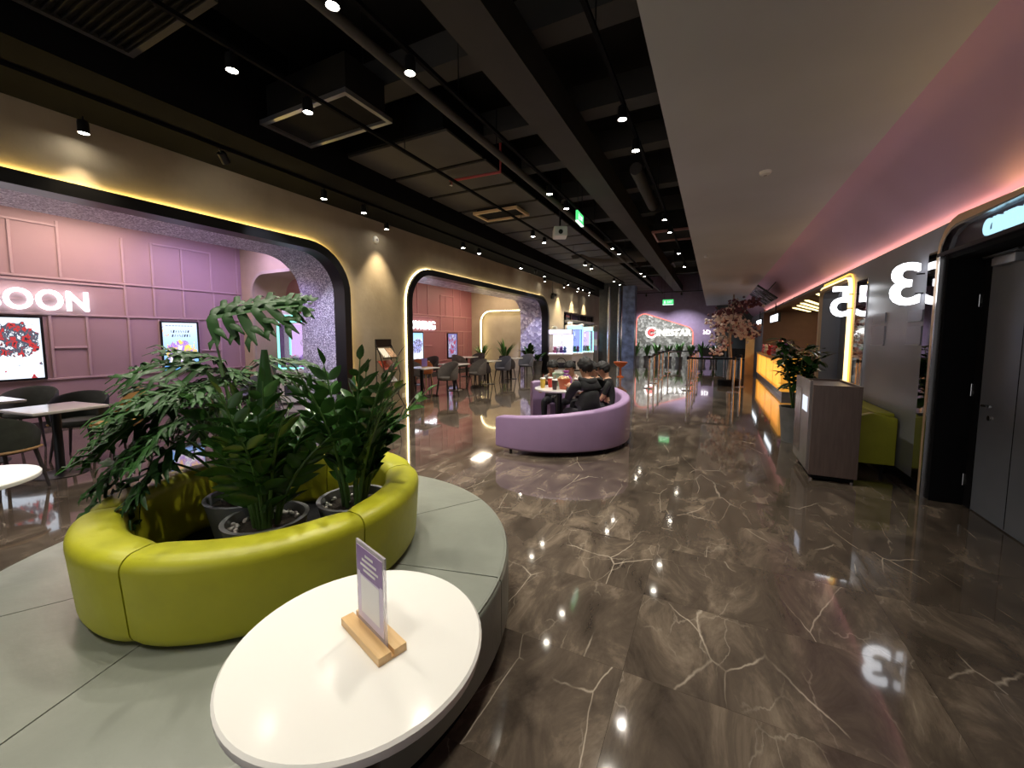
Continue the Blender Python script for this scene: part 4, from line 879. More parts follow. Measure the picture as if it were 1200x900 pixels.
# ------------------------------------------------------------------ claw machines
def claw_machine(label, loc, rz, neon, inside, w_=0.72, d=0.7, h=1.95, es=2.2, base_m=None):
    t = thing('claw_machine', label, 'claw machine', loc, rz, 'lit claw machines'); b = 0.78
    bm_ = base_m or M_WHITE; G = glow('neon_%d_%d_%d' % tuple(int(c * 99) for c in neon), neon, es)
    MB().box(-w_/2, w_/2, -d/2, d/2, 0.03, b).build('cabinet_base', bm_, t, bevel=0.02)
    MB().box(-w_/2 + 0.05, w_/2 - 0.05, -d/2 + 0.04, d/2 - 0.04, 0, 0.03).build('foot_plate', M_BLKMETAL, t)
    MB().box(-w_/2 + 0.1, w_/2 - 0.3, -d/2 - 0.012, -d/2 + 0.01, 0.18, 0.42).build('prize_door', mat('smoke_panel', (0.05, 0.05, 0.07), 0.2), t, bevel=0.008)
    cp_ = MB().obox((0, -d/2 - 0.06, b - 0.03), (w_, 0.16, 0.06), 0, R(12)).build('control_panel', bm_, t, bevel=0.01)
    MB().cyl((-0.15, -d/2 - 0.07, b), 0.012, 0.09, 8).build('joystick', M_BLKMETAL, cp_); MB().cyl((0.12, -d/2 - 0.07, b), 0.03, 0.02, 12).build('push_button', RED, cp_)
    for sx_ in (-1, 1):
        for sy_ in (-1, 1): MB().box(sx_ * w_/2, sx_ * (w_/2 - 0.035), sy_ * d/2, sy_ * (d/2 - 0.035), b, h - 0.28).build('neon_post', G, t)
    MB().box(-w_/2 + 0.03, w_/2 - 0.03, d/2 - 0.03, d/2 - 0.02, b, h - 0.28).build('lit_back', glow('lit_%d_%d_%d' % tuple(int(c * 99) for c in inside), inside, es * 0.55), t)
    MB().box(-w_/2 + 0.035, w_/2 - 0.035, -d/2 + 0.01, -d/2 + 0.015, b, h - 0.28).build('glass_pane', M_GLASS, t)
    for s in (-1, 1): MB().box(s * (w_/2 - 0.01), s * (w_/2 - 0.015), -d/2 + 0.036, d/2 - 0.036, b, h - 0.28).build('glass_pane', M_GLASS, t)
    hd = MB().box(-w_/2, w_/2, -d/2 - 0.02, d/2, h - 0.28, h - 0.06).build('header', bm_, t, bevel=0.02); MB().box(-w_/2 + 0.05, w_/2 - 0.05, -d/2 - 0.027, -d/2 - 0.02, h - 0.25, h - 0.09).build('header_light', G, hd)
    MB().box(-w_/2 + 0.02, w_/2 - 0.02, -d/2 - 0.022, -d/2 - 0.012, b + 0.0, b + 0.03).build('neon_rail', G, t)
    MB().lathe([(0.10, 0), (0.13, 0.05), (0.10, 0.12), (0, 0.14)], (-w_/4, -d/4, h - 0.06), 14).build('roof_dome', M_WHITE, t, smooth=60)
    arm = MB().cyl((0.05, 0.0, h - 0.62), 0.012, 0.34, 8).build('claw_cable', M_STEEL, t)
    for k in range(3): a = 2.09 * k; MB().tube([(0.05, 0, h - 0.62), (0.05 + 0.07 * math.cos(a), 0.07 * math.sin(a), h - 0.68), (0.05 + 0.04 * math.cos(a), 0.04 * math.sin(a), h - 0.76)], 0.007, 6).build('claw_finger', M_STEEL, arm)
    lamp('cabinet_glow', 'POINT', (0, -0.1, h - 0.45), 6, inside, t, size=0.1)
    return t
PL = [('pink', (0.85, 0.25, 0.42)), ('white', (0.8, 0.78, 0.78)), ('yellow', (0.85, 0.6, 0.15)), ('violet', (0.42, 0.2, 0.75)), ('blue', (0.2, 0.4, 0.85)), ('green', (0.25, 0.6, 0.3))]
def plush(label, loc, col, s=0.09, group='plush toys in the claw machines'):
    t = thing('plush_toy', label, 'toy', loc, random.uniform(0, 6), group); m = mat('plush_%d_%d_%d' % tuple(int(c * 99) for c in col), col, 0.9, bump=0.5, bscale=60)
    MB().ball((0, 0, s), (s, s * 0.9, s), 12, 8).build('body', m, t, smooth=60); hd = MB().ball((0, -s * 0.15, s * 2.3), (s * 0.8, s * 0.75, s * 0.72), 12, 8).build('head', m, t, smooth=60)
    for q in (-1, 1): MB().ball((q * s * 0.55, 0, s * 3.0), s * 0.28, 8, 6).build('ear', m, hd, smooth=60); MB().ball((q * s * 0.28, -s * 0.85, s * 2.4), s * 0.09, 6, 5).build('eye', M_BLKMETAL, hd)
claw_machine('claw machine with mint neon posts in the arched passage', (-8.42, 6.05, 0), R(35), (0.25, 1.0, 0.85), (0.85, 0.45, 1.0), h=2.05, es=1.6)
for i, (dx, dy) in enumerate(((-0.16, -0.1), (0.02, -0.16), (0.18, 0.02), (-0.05, 0.08))):
    plush('%s plush toy heaped in the mint neon claw machine' % PL[i][0], (-8.42 + dx, 6.05 + dy, 0.785), PL[i][1])
claw_machine('white claw machine with a ring emblem beside the far portal', (-5.72, 15.95, 0), R(20), (0.85, 0.75, 1.0), (1.0, 0.85, 1.0), w_=1.0, h=1.85, es=2.6)
em_ = thing('ring_emblem', 'black ring emblem on the base of the white claw machine', 'emblem', (-5.55, 15.58, 0.42), R(20)); MB().strip([[(0.20 * math.cos(a) * q, -0.004, 0.20 * math.sin(a) * q) if s else (0.20 * math.cos(a) * q, 0.0, 0.20 * math.sin(a) * q) for q, s in ((1, 0), (1, 1), (0.86, 1), (0.86, 0))] for a in [2 * math.pi * k / 32 for k in range(32)]], closed=True).build('ring', M_BLKMETAL, em_)
hm = MB(); hm.obox((0, -0.002, 0), (0.16, 0.004, 0.02), 0, 0); hm.obox((0.02, -0.002, 0.03), (0.02, 0.004, 0.10)); hm.build('hands', M_GREYMETAL, em_)
claw_machine('claw machine with blue neon next to the white one', (-5.55, 17.2, 0), R(25), (0.25, 0.55, 1.0), (0.35, 0.4, 1.0), h=2.05, es=2.4)
claw_machine('claw machine with turquoise neon farthest along by the shop', (-5.45, 18.5, 0), R(28), (0.3, 1.0, 0.9), (0.75, 0.55, 1.0), h=2.0, es=2.4)
for mi, (bx, by, nm) in enumerate(((-5.72, 15.95, 'white'), (-5.55, 17.2, 'blue neon'), (-5.45, 18.5, 'turquoise neon'))):
    for i in range(5):
        c = PL[(i + mi * 2) % 6]; plush('%s plush toy inside the %s claw machine by the shop' % (c[0], nm), (bx - 0.2 + 0.1 * i, by - 0.12 + 0.09 * (i % 3), 0.785), c[1])

# ------------------------------------------------------------------ lilac swirl sofa
SX, SY = -2.05, 5.58
sofa = thing('swirl_sofa', 'curved lilac leather sofa whose back rises around the seated group', 'sofa', (SX, SY, 0))
def sofa_r(a): return 1.15 - 0.10 * min(1, max(0, (a + 115) / 60.0))            # angle in degrees, -115 (front left end) to 140 (rear left end)
A0, A1 = -114, 136
def sofa_top(a): return 0.47 + 0.27 * min(1.0, max(0.0, (a - A0) / 190.0))
loops = []
for i in range(61):
    a = A0 + (A1 - A0) * i / 60; ro = sofa_r(a); zt = sofa_top(a); th = 0.13; q = 0.035; e = min(i, 60 - i); pin = 0.02 if e == 0 else 0.0
    pr = soft(ro - th + pin * 0.5, ro - pin * 0.5, 0.055, zt - pin, q, 4); loops.append([(r * math.cos(R(a)), r * math.sin(R(a)), z) for r, z in pr])
MB().strip(loops).build('backrest', M_LILAC, sofa, smooth=50)
loops = []
for i in range(49):
    a = A0 + 14 + (A1 - A0 - 28) * i / 48; pr = soft(0.52, sofa_r(a) - 0.125, 0.055, 0.41, 0.04, 4); loops.append([(r * math.cos(R(a)), r * math.sin(R(a)), z) for r, z in pr])
MB().strip(loops).build('seat', M_LILAC, sofa, smooth=50)
for a in (-108, -70, -30, 10, 50, 90, 128):
    for rr in (0.95,): MB().cyl((rr * math.cos(R(a)) * 1.02, rr * math.sin(R(a)) * 1.02, 0), 0.02, 0.056, 10).build('foot', M_BLKMETAL, sofa)
cafe_table('cafe_table', 'round white table inside the lilac sofa with drinks on it', (-1.98, 5.5, 0), 0.36, 0.75, group='white cafe tables')
def cup(label, loc, col, r=0.04, h=0.13, straw=True):
    t = thing('drink_cup', label, 'cup', loc, group='drinks on the sofa table'); MB().lathe([(r * 0.75, 0), (r, h)], n=16).build('cup_body', mat('cup_%d_%d_%d' % tuple(int(c * 99) for c in col), col, 0.4), t, smooth=40)
    MB().lathe([(r * 1.06, h), (r * 1.06, h + 0.008), (r * 0.8, h + 0.02)], n=16).build('lid', M_WHITEMATT, t, smooth=40)
    if straw: MB().tube([(0, 0, h + 0.01), (0.01, 0, h + 0.07)], 0.004, 6).build('straw', RED, t)
cup('yellow and red paper cup at the left of the sofa table', (-2.20, 5.40, 0.75), (0.75, 0.50, 0.08))
cup('red paper cup on the sofa table', (-2.13, 5.52, 0.75), (0.50, 0.04, 0.03))
cup('dark cola cup on the sofa table in front of the bucket', (-1.98, 5.30, 0.75), (0.04, 0.02, 0.02))
cup('dark red cup on the sofa table beside the hooded person', (-1.74, 5.55, 0.75), (0.20, 0.02, 0.03))
bk = thing('popcorn_bucket', 'orange red popcorn bucket on the sofa table', 'bucket', (-1.88, 5.42, 0.75)); MB().lathe([(0.065, 0), (0.095, 0.15), (0.09, 0.15), (0.06, 0.01)], n=20).build('bucket', mat('orange_red_card', (0.55, 0.13, 0.06), 0.5), bk, smooth=40)
pc = MB(); random.seed(4)
for i in range(40): a = random.uniform(0, 6.28); q = 0.08 * math.sqrt(random.random()); pc.ball((q * math.cos(a), q * math.sin(a), 0.145 + random.uniform(0, 0.03)), 0.014, 6, 5)
po = pc.build('popcorn', mat('popcorn', (0.8, 0.68, 0.4), 0.8), bk, smooth=60); po['kind'] = 'stuff'
bl = thing('party_bag', 'purple wrapped bag among the drinks on the sofa table', 'bag', (-1.93, 5.66, 0.75)); MB().lathe([(0.06, 0), (0.085, 0.05), (0.08, 0.13), (0.03, 0.2), (0.05, 0.24)], n=14).build('bag_body', mat('purple_foil', (0.30, 0.08, 0.38), 0.35), bl, smooth=50); MB().tube([(0.03 * math.cos(a), 0.03 * math.sin(a), 0.2) for a in [k * 0.524 for k in range(13)]], 0.006, 6, caps=False).build('tie', M_WHITEMATT, bl)
nb = thing('snack_box', 'green and grey patterned snack box behind the drinks', 'box', (-2.08, 5.72, 0.75), R(20)); MB().box(-0.09, 0.09, -0.06, 0.06, 0, 0.2).build('carton', mat('green_print', (0.25, 0.32, 0.22), 0.6, var=0.7, vscale=14), nb, bevel=0.01); MB().box(-0.06, 0.06, -0.004, 0.004, 0.2, 0.24).build('handle', M_WHITEMATT, nb)

# ------------------------------------------------------------------ people
def skin_body(bones, rad, root):
    names = list(rad); idx = {n: i for i, n in enumerate(names)}
    me = bpy.data.meshes.new('body'); me.from_pydata([tuple(rad[n][0]) for n in names], [(idx[a], idx[b]) for a, b in bones], []); ob = bpy.data.objects.new('body', me); COL.objects.link(ob)
    sk = ob.modifiers.new('skin', 'SKIN'); sk.use_smooth_shade = True; me.skin_vertices[0].data[idx[root]].use_root = True
    for n in names: r = rad[n][1]; me.skin_vertices[0].data[idx[n]].radius = r if isinstance(r, tuple) else (r, r)
    ss = ob.modifiers.new('subdivision', 'SUBSURF'); ss.levels = 2; ss.render_levels = 2
    dg = bpy.context.evaluated_depsgraph_get(); out = bpy.data.meshes.new_from_object(ob.evaluated_get(dg)); bpy.data.objects.remove(ob); bpy.data.meshes.remove(me); return out
def person(label, loc, rz, shirt, trousers, sleeves='short', lean=0.18, head_turn=0.0, head_tilt=0.15, arms=((0.30, 0.16, 0.36), (0.30, -0.16, 0.36)), s=0.86, hair_len=0.0, hood=False, bulk=1.0):
    """seated figure facing local +x, hip centre at the seat height; arms: hand targets in local space"""
    t = thing('person', label, 'person', loc, rz, 'people on the lilac sofa'); V = Vector
    sl = math.sin(lean)
    P = {'pel': (V((0, 0, 0.08)), (0.15, 0.12)), 'wst': (V((0.02 + 0.10 * sl, 0, 0.22)), (0.135, 0.10)), 'chs': (V((0.02 + 0.36 * sl, 0, 0.40)), (0.155, 0.115)), 'sho': (V((0.02 + 0.47 * sl, 0, 0.50)), (0.11, 0.085)),
         'nck': (V((0.03 + 0.56 * sl, 0, 0.565)), (0.052, 0.052)), 'hd0': (V((0.05 + 0.60 * sl, 0, 0.635)), (0.072, 0.078)), 'hd1': (V((0.055 + 0.62 * sl, 0, 0.715)), (0.082, 0.096)), 'hd2': (V((0.05 + 0.62 * sl, 0, 0.785)), (0.068, 0.080))}
    for n_ in ('pel', 'wst', 'chs', 'sho'): P[n_] = (P[n_][0], tuple(q_ * bulk for q_ in P[n_][1]))
    bones = [('pel', 'wst'), ('wst', 'chs'), ('chs', 'sho'), ('sho', 'nck'), ('nck', 'hd0'), ('hd0', 'hd1'), ('hd1', 'hd2')]
    hands = []
    for k, (q, tgt) in enumerate(zip((1, -1), arms)):
        S = P['sho'][0] + V((0.0, 0.165 * q * bulk, -0.03)); H = V(tgt); up, fo = 0.27, 0.24; d = H - S; L_ = min(d.length, up + fo - 0.01); a_ = (up * up - fo * fo + L_ * L_) / (2 * L_); hh = math.sqrt(max(0, up * up - a_ * a_))
        dn = d.normalized(); per = (V((0, 0.35 * q, -1)) - dn * V((0, 0.35 * q, -1)).dot(dn)).normalized(); E_ = S + dn * a_ + per * hh; H = S + dn * L_
        n = 'LR'[k]; P['sh' + n] = (S, 0.062 * bulk); P['el' + n] = (E_, 0.045 * bulk); P['wr' + n] = (H, 0.030); bones += [('sho', 'sh' + n), ('sh' + n, 'el' + n), ('el' + n, 'wr' + n)]
        hands.append((H, (H - E_).normalized(), q))
        hp = V((0.06, 0.10 * q, 0.05)); kn = V((0.43, 0.13 * q, 0.07)); an = V((0.44, 0.12 * q, -0.36)); to = V((0.60, 0.14 * q, -0.42))
        P['hp' + n] = (hp, 0.09); P['kn' + n] = (kn, 0.065); P['an' + n] = (an, 0.042); P['to' + n] = (to, 0.034); bones += [('pel', 'hp' + n), ('hp' + n, 'kn' + n), ('kn' + n, 'an' + n), ('an' + n, 'to' + n)]
    hx = P['hd1'][0]; piv = P['nck'][0]; HM = Matrix.Translation(piv) @ Matrix.Rotation(head_turn, 4, 'Z') @ Matrix.Rotation(head_tilt, 4, 'Y') @ Matrix.Translation(-piv)
    for n in ('hd0', 'hd1', 'hd2'): P[n] = (HM @ P[n][0], P[n][1])
    me = skin_body(bones, P, 'pel')
    bm = bmesh.new(); bm.from_mesh(me); nb_ = len(bm.faces)
    ex = MB()
    for q in (-1, 1):                                               # ears, nose, mouth as part of the head surface
        ex.ball(HM @ (hx + V((-0.005, q * 0.086, -0.015))), (0.018, 0.010, 0.026), 8, 6)
    ex.ball(HM @ (hx + V((0.095, 0, -0.022))), (0.022, 0.014, 0.022), 8, 6); ex.ball(HM @ (hx + V((0.082, 0, -0.058))), (0.014, 0.026, 0.008), 8, 6)
    for H, d, q in hands:                                           # palm, four fingers, thumb
        y = V((0, 0, 1)).cross(d); y = y.normalized() if y.length > 1e-4 else V((0, 1, 0)); z = d.cross(y)
        ex.tube([H - d * 0.01, H + d * 0.03, H + d * 0.075], [0.026, 0.036, 0.030], 8)
        for f_, ln in enumerate((0.055, 0.065, 0.06, 0.045)):
            b = H + d * 0.07 + y * (0.026 - 0.017 * f_); ex.tube([b, b + d * ln * 0.5 - z * 0.006, b + d * ln * 0.85 - z * 0.026], [0.009, 0.0085, 0.006], 6)
        b = H + d * 0.02 + y * 0.03 * q; ex.tube([b, b + d * 0.03 + y * 0.024 * q, b + d * 0.06 + y * 0.022 * q - z * 0.01], [0.011, 0.010, 0.007], 6)
    vs = [bm.verts.new(p) for p in ex.v]
    for f in ex.f: bm.faces.new([vs[i] for i in f])
    bm.faces.ensure_lookup_table(); segs = [(P[a][0], P[b][0], a, b) for a, b in bones]; HB = P['nck'][0].z + 0.012
    for i, f in enumerate(bm.faces):
        f.smooth = True
        if i >= nb_: f.material_index = 0; continue
        c = f.calc_center_median(); best = None
        for a, b, na, nb2 in segs:
            ab = b - a; u = max(0, min(1, (c - a).dot(ab) / ab.length_squared)); dd = (c - (a + ab * u)).length
            if best is None or dd < best[0]: best = (dd, nb2, u)
        n, u = best[1], best[2]
        if n in ('hd0', 'hd1', 'hd2') or (n == 'nck' and u > 0.65): mi = 0
        elif n[:2] == 'wr': mi = 1 if sleeves == 'long' and u < 0.93 else 0
        elif n[:2] == 'el': mi = 1 if sleeves == 'long' or u < 0.62 else 0
        elif n[:2] in ('hp', 'kn') or n == 'pel': mi = 2
        elif n[:2] == 'an': mi = 2
        elif n[:2] == 'to': mi = 3
        else: mi = 1
        f.material_index = mi
    bm.to_mesh(me); bm.free()
    for m in (M_SKIN, shirt, trousers, M_WHITEMATT): me.materials.append(m)
    o = bpy.data.objects.new('body', me); COL.objects.link(o); o.parent = t
    # hair cap: shell around the skull, open at the face
    hv = MB(); hv.ball((0, 0, 0), (0.118, 0.106, 0.112), 30, 22); bm = bmesh.new(); mm = bpy.data.meshes.new('hair'); mm.from_pydata(hv.v, [], hv.f); bm.from_mesh(mm)
    kill = [f for f in bm.faces if (lambda c: (c.x > 0.035 and c.z < 0.035) or c.z < -0.088 - hair_len or (c.z < -0.01 and c.x > -0.005 + 0.5 * (c.z + 0.01)))(f.calc_center_median())]
    bmesh.ops.delete(bm, geom=kill, context='FACES')
    for v in bm.verts:
        nv = v.co.normalized(); v.co += nv * (0.010 * math.sin(nv.x * 23 + nv.y * 31) * math.cos(nv.y * 19 - nv.z * 27) + random.uniform(-0.007, 0.012))
        v.co = HM @ (v.co + hx + V((-0.008, 0, 0.022)))
    for f in bm.faces: f.smooth = True
    bm.to_mesh(mm); bm.free(); mm.materials.append(M_HAIR); h_ = bpy.data.objects.new('hair', mm); COL.objects.link(h_); h_.parent = t
    md = h_.modifiers.new('thickness', 'SOLIDIFY'); md.thickness = 0.012
    for q in (-1, 1): MB().ball(HM @ (hx + V((0.084, q * 0.034, 0.004))), (0.010, 0.014, 0.007), 8, 6).build('eye', M_BLKMETAL, t, smooth=60)
    if hood: MB().tube([P['nck'][0] + V((-0.09 * math.cos(a) - 0.005, 0.105 * math.sin(a), -0.015 - 0.03 * math.cos(a))) for a in [R(-125 + 250 * k / 14) for k in range(15)]], [0.02 + 0.028 * math.sin(math.pi * k / 14) for k in range(15)], 8).build('hood', shirt, t, smooth=60)
    t.scale = (s, s, s); return t
def on_sofa(a, r): return (SX + r * math.cos(R(a)), SY + r * math.sin(R(a)), 0.40)
random.seed(9)
person('person in a black hooded jacket with back to the camera', on_sofa(-36, 0.79), R(138), M_BLKCLOTH, M_JEAN, 'long', 0.12, 0.05, 0.12, ((0.42, 0.10, 0.40), (0.40, -0.14, 0.38)), 0.97, hair_len=0.03, hood=True, bulk=1.2)
person('person in a black tee shirt at the right end, face turned left', on_sofa(16, 0.80), R(192), M_BLKCLOTH, M_JEAN, 'short', 0.12, -0.1, 0.25, ((0.38, 0.12, 0.30), (0.30, -0.16, 0.20)), 0.88)
person('person in a dark top sitting between the hooded jacket and the right end', on_sofa(46, 0.76), R(216), M_BLKCLOTH, M_JEAN, 'short', 0.15, 0.1, 0.2, ((0.40, 0.10, 0.36), (0.38, -0.12, 0.34)), 0.84)
person('person with black hair and cream shirt behind the drinks', on_sofa(84, 0.74), R(262), M_WHTCLOTH, M_JEAN, 'short', 0.35, 0.0, 0.35, ((0.40, 0.10, 0.40), (0.40, -0.12, 0.40)), 0.86)
person('person with dark hair bowed low at the left behind the snack box', on_sofa(114, 0.74), R(285), M_GRYCLOTH, M_JEAN, 'short', 0.40, 0.1, 0.40, ((0.42, 0.10, 0.40), (0.40, -0.12, 0.40)), 0.88, hair_len=0.04)

# ------------------------------------------------------------------ right wall: cinema doorway
dr = struct(empty('door_1', (0, 0, 0)), 'dark grey cinema door in a deep black frame')
rv = MB(); rv.box(XR - 0.005, 2.045, 4.90, 4.957, 0, 2.2); rv.box(XR - 0.005, 2.045, 3.003, 4.90, 2.17, 2.2); rv.box(2.041, 2.06, 4.80, 4.957, 0, 2.2); rv.build('reveal', M_BLACK, dr)
leaf_m = mat('dark_grey_door', (0.16, 0.175, 0.20), 0.34, var=0.05, spec=0.5)
lf = MB().box(2.045, 2.09, 3.02, 4.795, 0.01, 2.168).build('door_leaf', leaf_m, dr)
MB().box(2.043, 2.0455, 4.34, 4.346, 0.02, 2.16).build('panel_joint', M_BLACK, lf)
MB().tube([(2.045, 4.66, 0.93), (2.0, 4.66, 0.93), (2.0, 4.55, 0.935)], 0.010, 8).build('handle', M_STEEL, lf, smooth=50); MB().tube([(2.046, 4.64, 0.83), (2.034, 4.64, 0.83)], 0.022, 14).build('lock_rose', M_STEEL, lf)
for z in (0.18, 0.98, 1.75): MB().box(2.02, 2.046, 4.885, 4.90, z, z + 0.11).build('hinge', M_STEEL, dr, bevel=0.003)
cl = MB().box(1.985, 2.045, 4.40, 4.68, 2.06, 2.125).build('door_closer', M_GREYMETAL, dr, bevel=0.006); MB().box(1.955, 1.975, 4.30, 4.74, 2.13, 2.145).build('closer_arm', M_BLKMETAL, cl)
# ledge, sign panel and polished frame with its light line
lp = MB().box(XR - 0.055, 2.045, 3.0, 4.98, 2.2, 2.232).build('door_canopy', mat('dark_plum_metal', (0.05, 0.035, 0.05), 0.25, metal=0.5)); tag(lp, 'thin dark plum canopy ledge over the cinema door', 'canopy')
sp_ = thing('cinema_sign', 'ice blue CINEMA lettering on the panel over the door', 'sign', (0, 0, 0))
MB().prism([(3.0, 2.233), (4.952, 2.233), (4.945, 2.25), (4.87, 2.36), (4.72, 2.42), (3.0, 2.42)], lambda y, z: (XR + 0.03, y, z), lambda y, z: (XR + 0.1, y, z)).build('sign_panel', mat('plum_panel', (0.075, 0.055, 0.075), 0.4), sp_)
letters(sp_, 'CINEMA 3', 0.17, 0.03, G_CYAN, lambda u, v, w_: (XR + 0.012 - w_, 4.44 - u, 2.262 + v), bold=0.004, sx=0.95)
FP = [(4.975, 0), (4.965, 2.22), (4.94, 2.30), (4.88, 2.375), (4.80, 2.42), (4.72, 2.435), (3.0, 2.435)]
def frame_from(P, d, x0, x1):
    A = offset_path(P, 0.0); B = offset_path(P, d)
    A[-1] = (P[-1][0], P[-1][1]); B[-1] = (P[-1][0], P[-1][1] - d if P[-1][1] > 1 else P[-1][1])
    return MB().strip([[(x0, *a), (x1, *a), (x1, *b), (x0, *b)] for a, b in zip(A, B)])
df = thing('doorway_frame', 'polished gold and silver rounded frame around the cinema doorway', 'door frame', (0, 0, 0), group='polished doorway frames')
def band(P, d0, d1, x0, x1): return MB().strip([[(x0, *a), (x1, *a), (x1, *b), (x0, *b)] for a, b in zip(offset_path(P, d0), offset_path(P, d1))])
band(FP, -0.002, -0.075, XR - 0.035, XR - 0.001).build('gold_band', M_GOLD, df, smooth=40); band(FP, 0.0, 0.022, XR - 0.045, XR - 0.001).build('silver_band', M_STEEL, df, smooth=40)
MB().box(XR - 0.006, XR - 0.001, 3.0, 4.6, 2.475, 2.49).build('light_line', G_WARM, df)
# dark mirror strips and pale raised wall panels
for y0, y1, lab in ((5.06, 5.26, 'narrow dark mirror strip beside the cinema doorway'), (6.95, 7.40, 'narrow dark mirror strip beside the mirrored 5')):
    o = MB().box(XR - 0.012, XR - 0.0005, y0, y1, 0.10, 2.28).build('mirror_strip', M_MIRROR, bevel=0.002, seg=1); tag(o, lab, 'mirror', 'dark mirror strips')
NB = mat('pale_grey_panel', (0.26, 0.26, 0.31), 0.3)
for y0, y1, z0, z1, lab in ((5.30, 5.62, 1.42, 1.60, 'lower pale raised panel under the mirrored 3'), (5.30, 5.62, 1.66, 1.76, 'upper pale raised panel under the mirrored 3'), (6.25, 6.65, 1.40, 1.62, 'pale notice panel left of the mirrored 3'), (6.25, 6.65, 1.67, 1.78, 'upper pale raised panel left of the mirrored 3')):
    t = thing('wall_panel', lab, 'notice', (XR, (y0 + y1) / 2, z0), group='pale panels on the grey wall'); hw = (y1 - y0) / 2
    MB().box(-0.012, -0.0005, -hw, hw, 0, z1 - z0).build('board', NB, t); MB().box(-0.02, -0.0005, -hw, hw, -0.012, -0.0005).build('ledge', M_GREYMETAL, t)
MB_bb = struct(MB().box(XR - 0.012, XR, 4.99, 7.6, 0, 0.09).build('baseboard_right', M_BLACK))
# blade numerals, seen from behind
def numeral(ch, label, x_wall, y, z0, h, sx=1.0):
    t = thing('blade_numeral', label, 'sign', (x_wall, y, z0), group='glowing blade numerals'); L = text_letters(ch, h / 0.70, 0.05, 0.008, 1.0); xm = min(v.x for vs, _ in L for v in vs)
    for vs, fs in L: MB().add([(-0.03 - (v.x - xm) * sx, v.z, v.y) for v in vs], fs).build('numeral', G_SIGN, t)
    for q in (0.25, 0.72): MB().tube([(0, 0, h * q), (-0.06, 0, h * q)], 0.008, 6).build('bracket', M_BLKMETAL, t)
numeral('3', 'glowing white 3 standing out from the grey wall, seen mirrored', XR, 5.35, 1.82, 0.40, 0.98)
numeral('5', 'glowing white 5 farther along the grey wall, seen mirrored', XR - 0.02, 7.50, 1.80, 0.43, 0.90)
# second doorway: gold lit frame
F5 = [(7.60, 0), (7.60, 2.2), (7.63, 2.29), (7.70, 2.35), (7.80, 2.37), (9.30, 2.37), (9.40, 2.35), (9.47, 2.29), (9.50, 2.2), (9.50, 0)]
f5 = thing('doorway_frame', 'rounded doorway frame with bright yellow light lines beside the mirrored 5', 'door frame', (0, 0, 0), group='polished doorway frames')
band(F5, -0.055, -0.005, XR - 0.05, XR - 0.001).build('gold_band', M_GOLD, f5, smooth=40); band(F5[:7], -0.004, 0.018, XR - 0.055, XR - 0.002)  .build('light_line', glow('yellow_line', (1.0, 0.72, 0.28), 2.6), f5, smooth=40); band(F5[:7], 0.06, 0.075, XR - 0.02, XR - 0.002)  .build('outer_light_line', glow('orange_line', (1.0, 0.45, 0.08), 1.8), f5, smooth=40)
d5 = struct(empty('door_2', (0, 0, 0)), 'dark cinema door in the second doorway'); MB().box(2.10, 2.14, 7.662, 9.438, 0.01, 2.28).build('door_leaf', leaf_m, d5); MB().tube([(2.10, 8.5, 0.95), (2.06, 8.5, 0.95), (2.06, 8.4, 0.95)], 0.01, 8).build('handle', M_STEEL, d5)

# ------------------------------------------------------------------ kiosk cabinet, bench, plant
kc = thing('kiosk_cabinet', 'dark walnut kiosk cabinet standing out from the grey wall', 'cabinet', (1.14, 5.05, 0))
MB().box(-0.20, 0.20, 0.0, 0.80, 0.06, 0.98).build('body', M_WALNUT, kc, bevel=0.004)
MB().box(-0.18, 0.18, 0.03, 0.77, 0.02, 0.06).build('plinth', M_BLACK, kc)
for x in (-0.17, 0.17):
    for y in (0.06, 0.74): MB().cyl((x, y, 0), 0.02, 0.02, 10).build('foot', M_STEEL, kc)
rim = MB(); rim.box(-0.20, 0.20, 0, 0.02, 0.98, 1.0); rim.box(-0.20, 0.20, 0.78, 0.80, 0.98, 1.0); rim.box(0.18, 0.20, 0.02, 0.78, 0.98, 1.0); rim.build('top_rim', M_WALNUT, kc)
MB().box(-0.225, -0.2005, 0.02, 0.78, 0.10, 1.04).build('front_panel', mat('pale_veneer', (0.22, 0.19, 0.18), 0.25, var=0.15, vscale=4), kc)
MB().box(-0.229, -0.2255, 0.10, 0.34, 0.70, 0.86).build('screen', glow('small_screen', (0.8, 0.85, 1.0), 0.9), kc); MB().box(-0.229, -0.2255, 0.42, 0.74, 0.20, 0.92).build('door_panel', mat('pale_veneer2', (0.16, 0.13, 0.12), 0.2), kc)
bn = thing('leather_bench', 'lime green leather bench against the grey wall behind the kiosk', 'bench', (1.28, 5.72, 0))
MB().box(0.0, 0.50, 0.0, 1.9, 0.10, 0.40).build('seat', M_LIME, bn, bevel=0.02, seg=3); MB().box(0.34, 0.52, 0.0, 1.9, 0.402, 0.66).build('backrest', M_LIME, bn, bevel=0.02, seg=3)
MB().prism([(0.0, 0.10), (0.52, 0.10), (0.52, 0.62), (0.30, 0.66), (0.0, 0.56)], lambda x, z: (x, -0.09, z), lambda x, z: (x, -0.002, z)).build('arm_panel', M_LIME, bn, bevel=0.012, seg=2)
for x in (0.06, 0.44):
    for y in (0.0, 1.8): MB().cyl((x, y, 0), 0.02, 0.10, 10).build('leg', M_BLACK, bn)
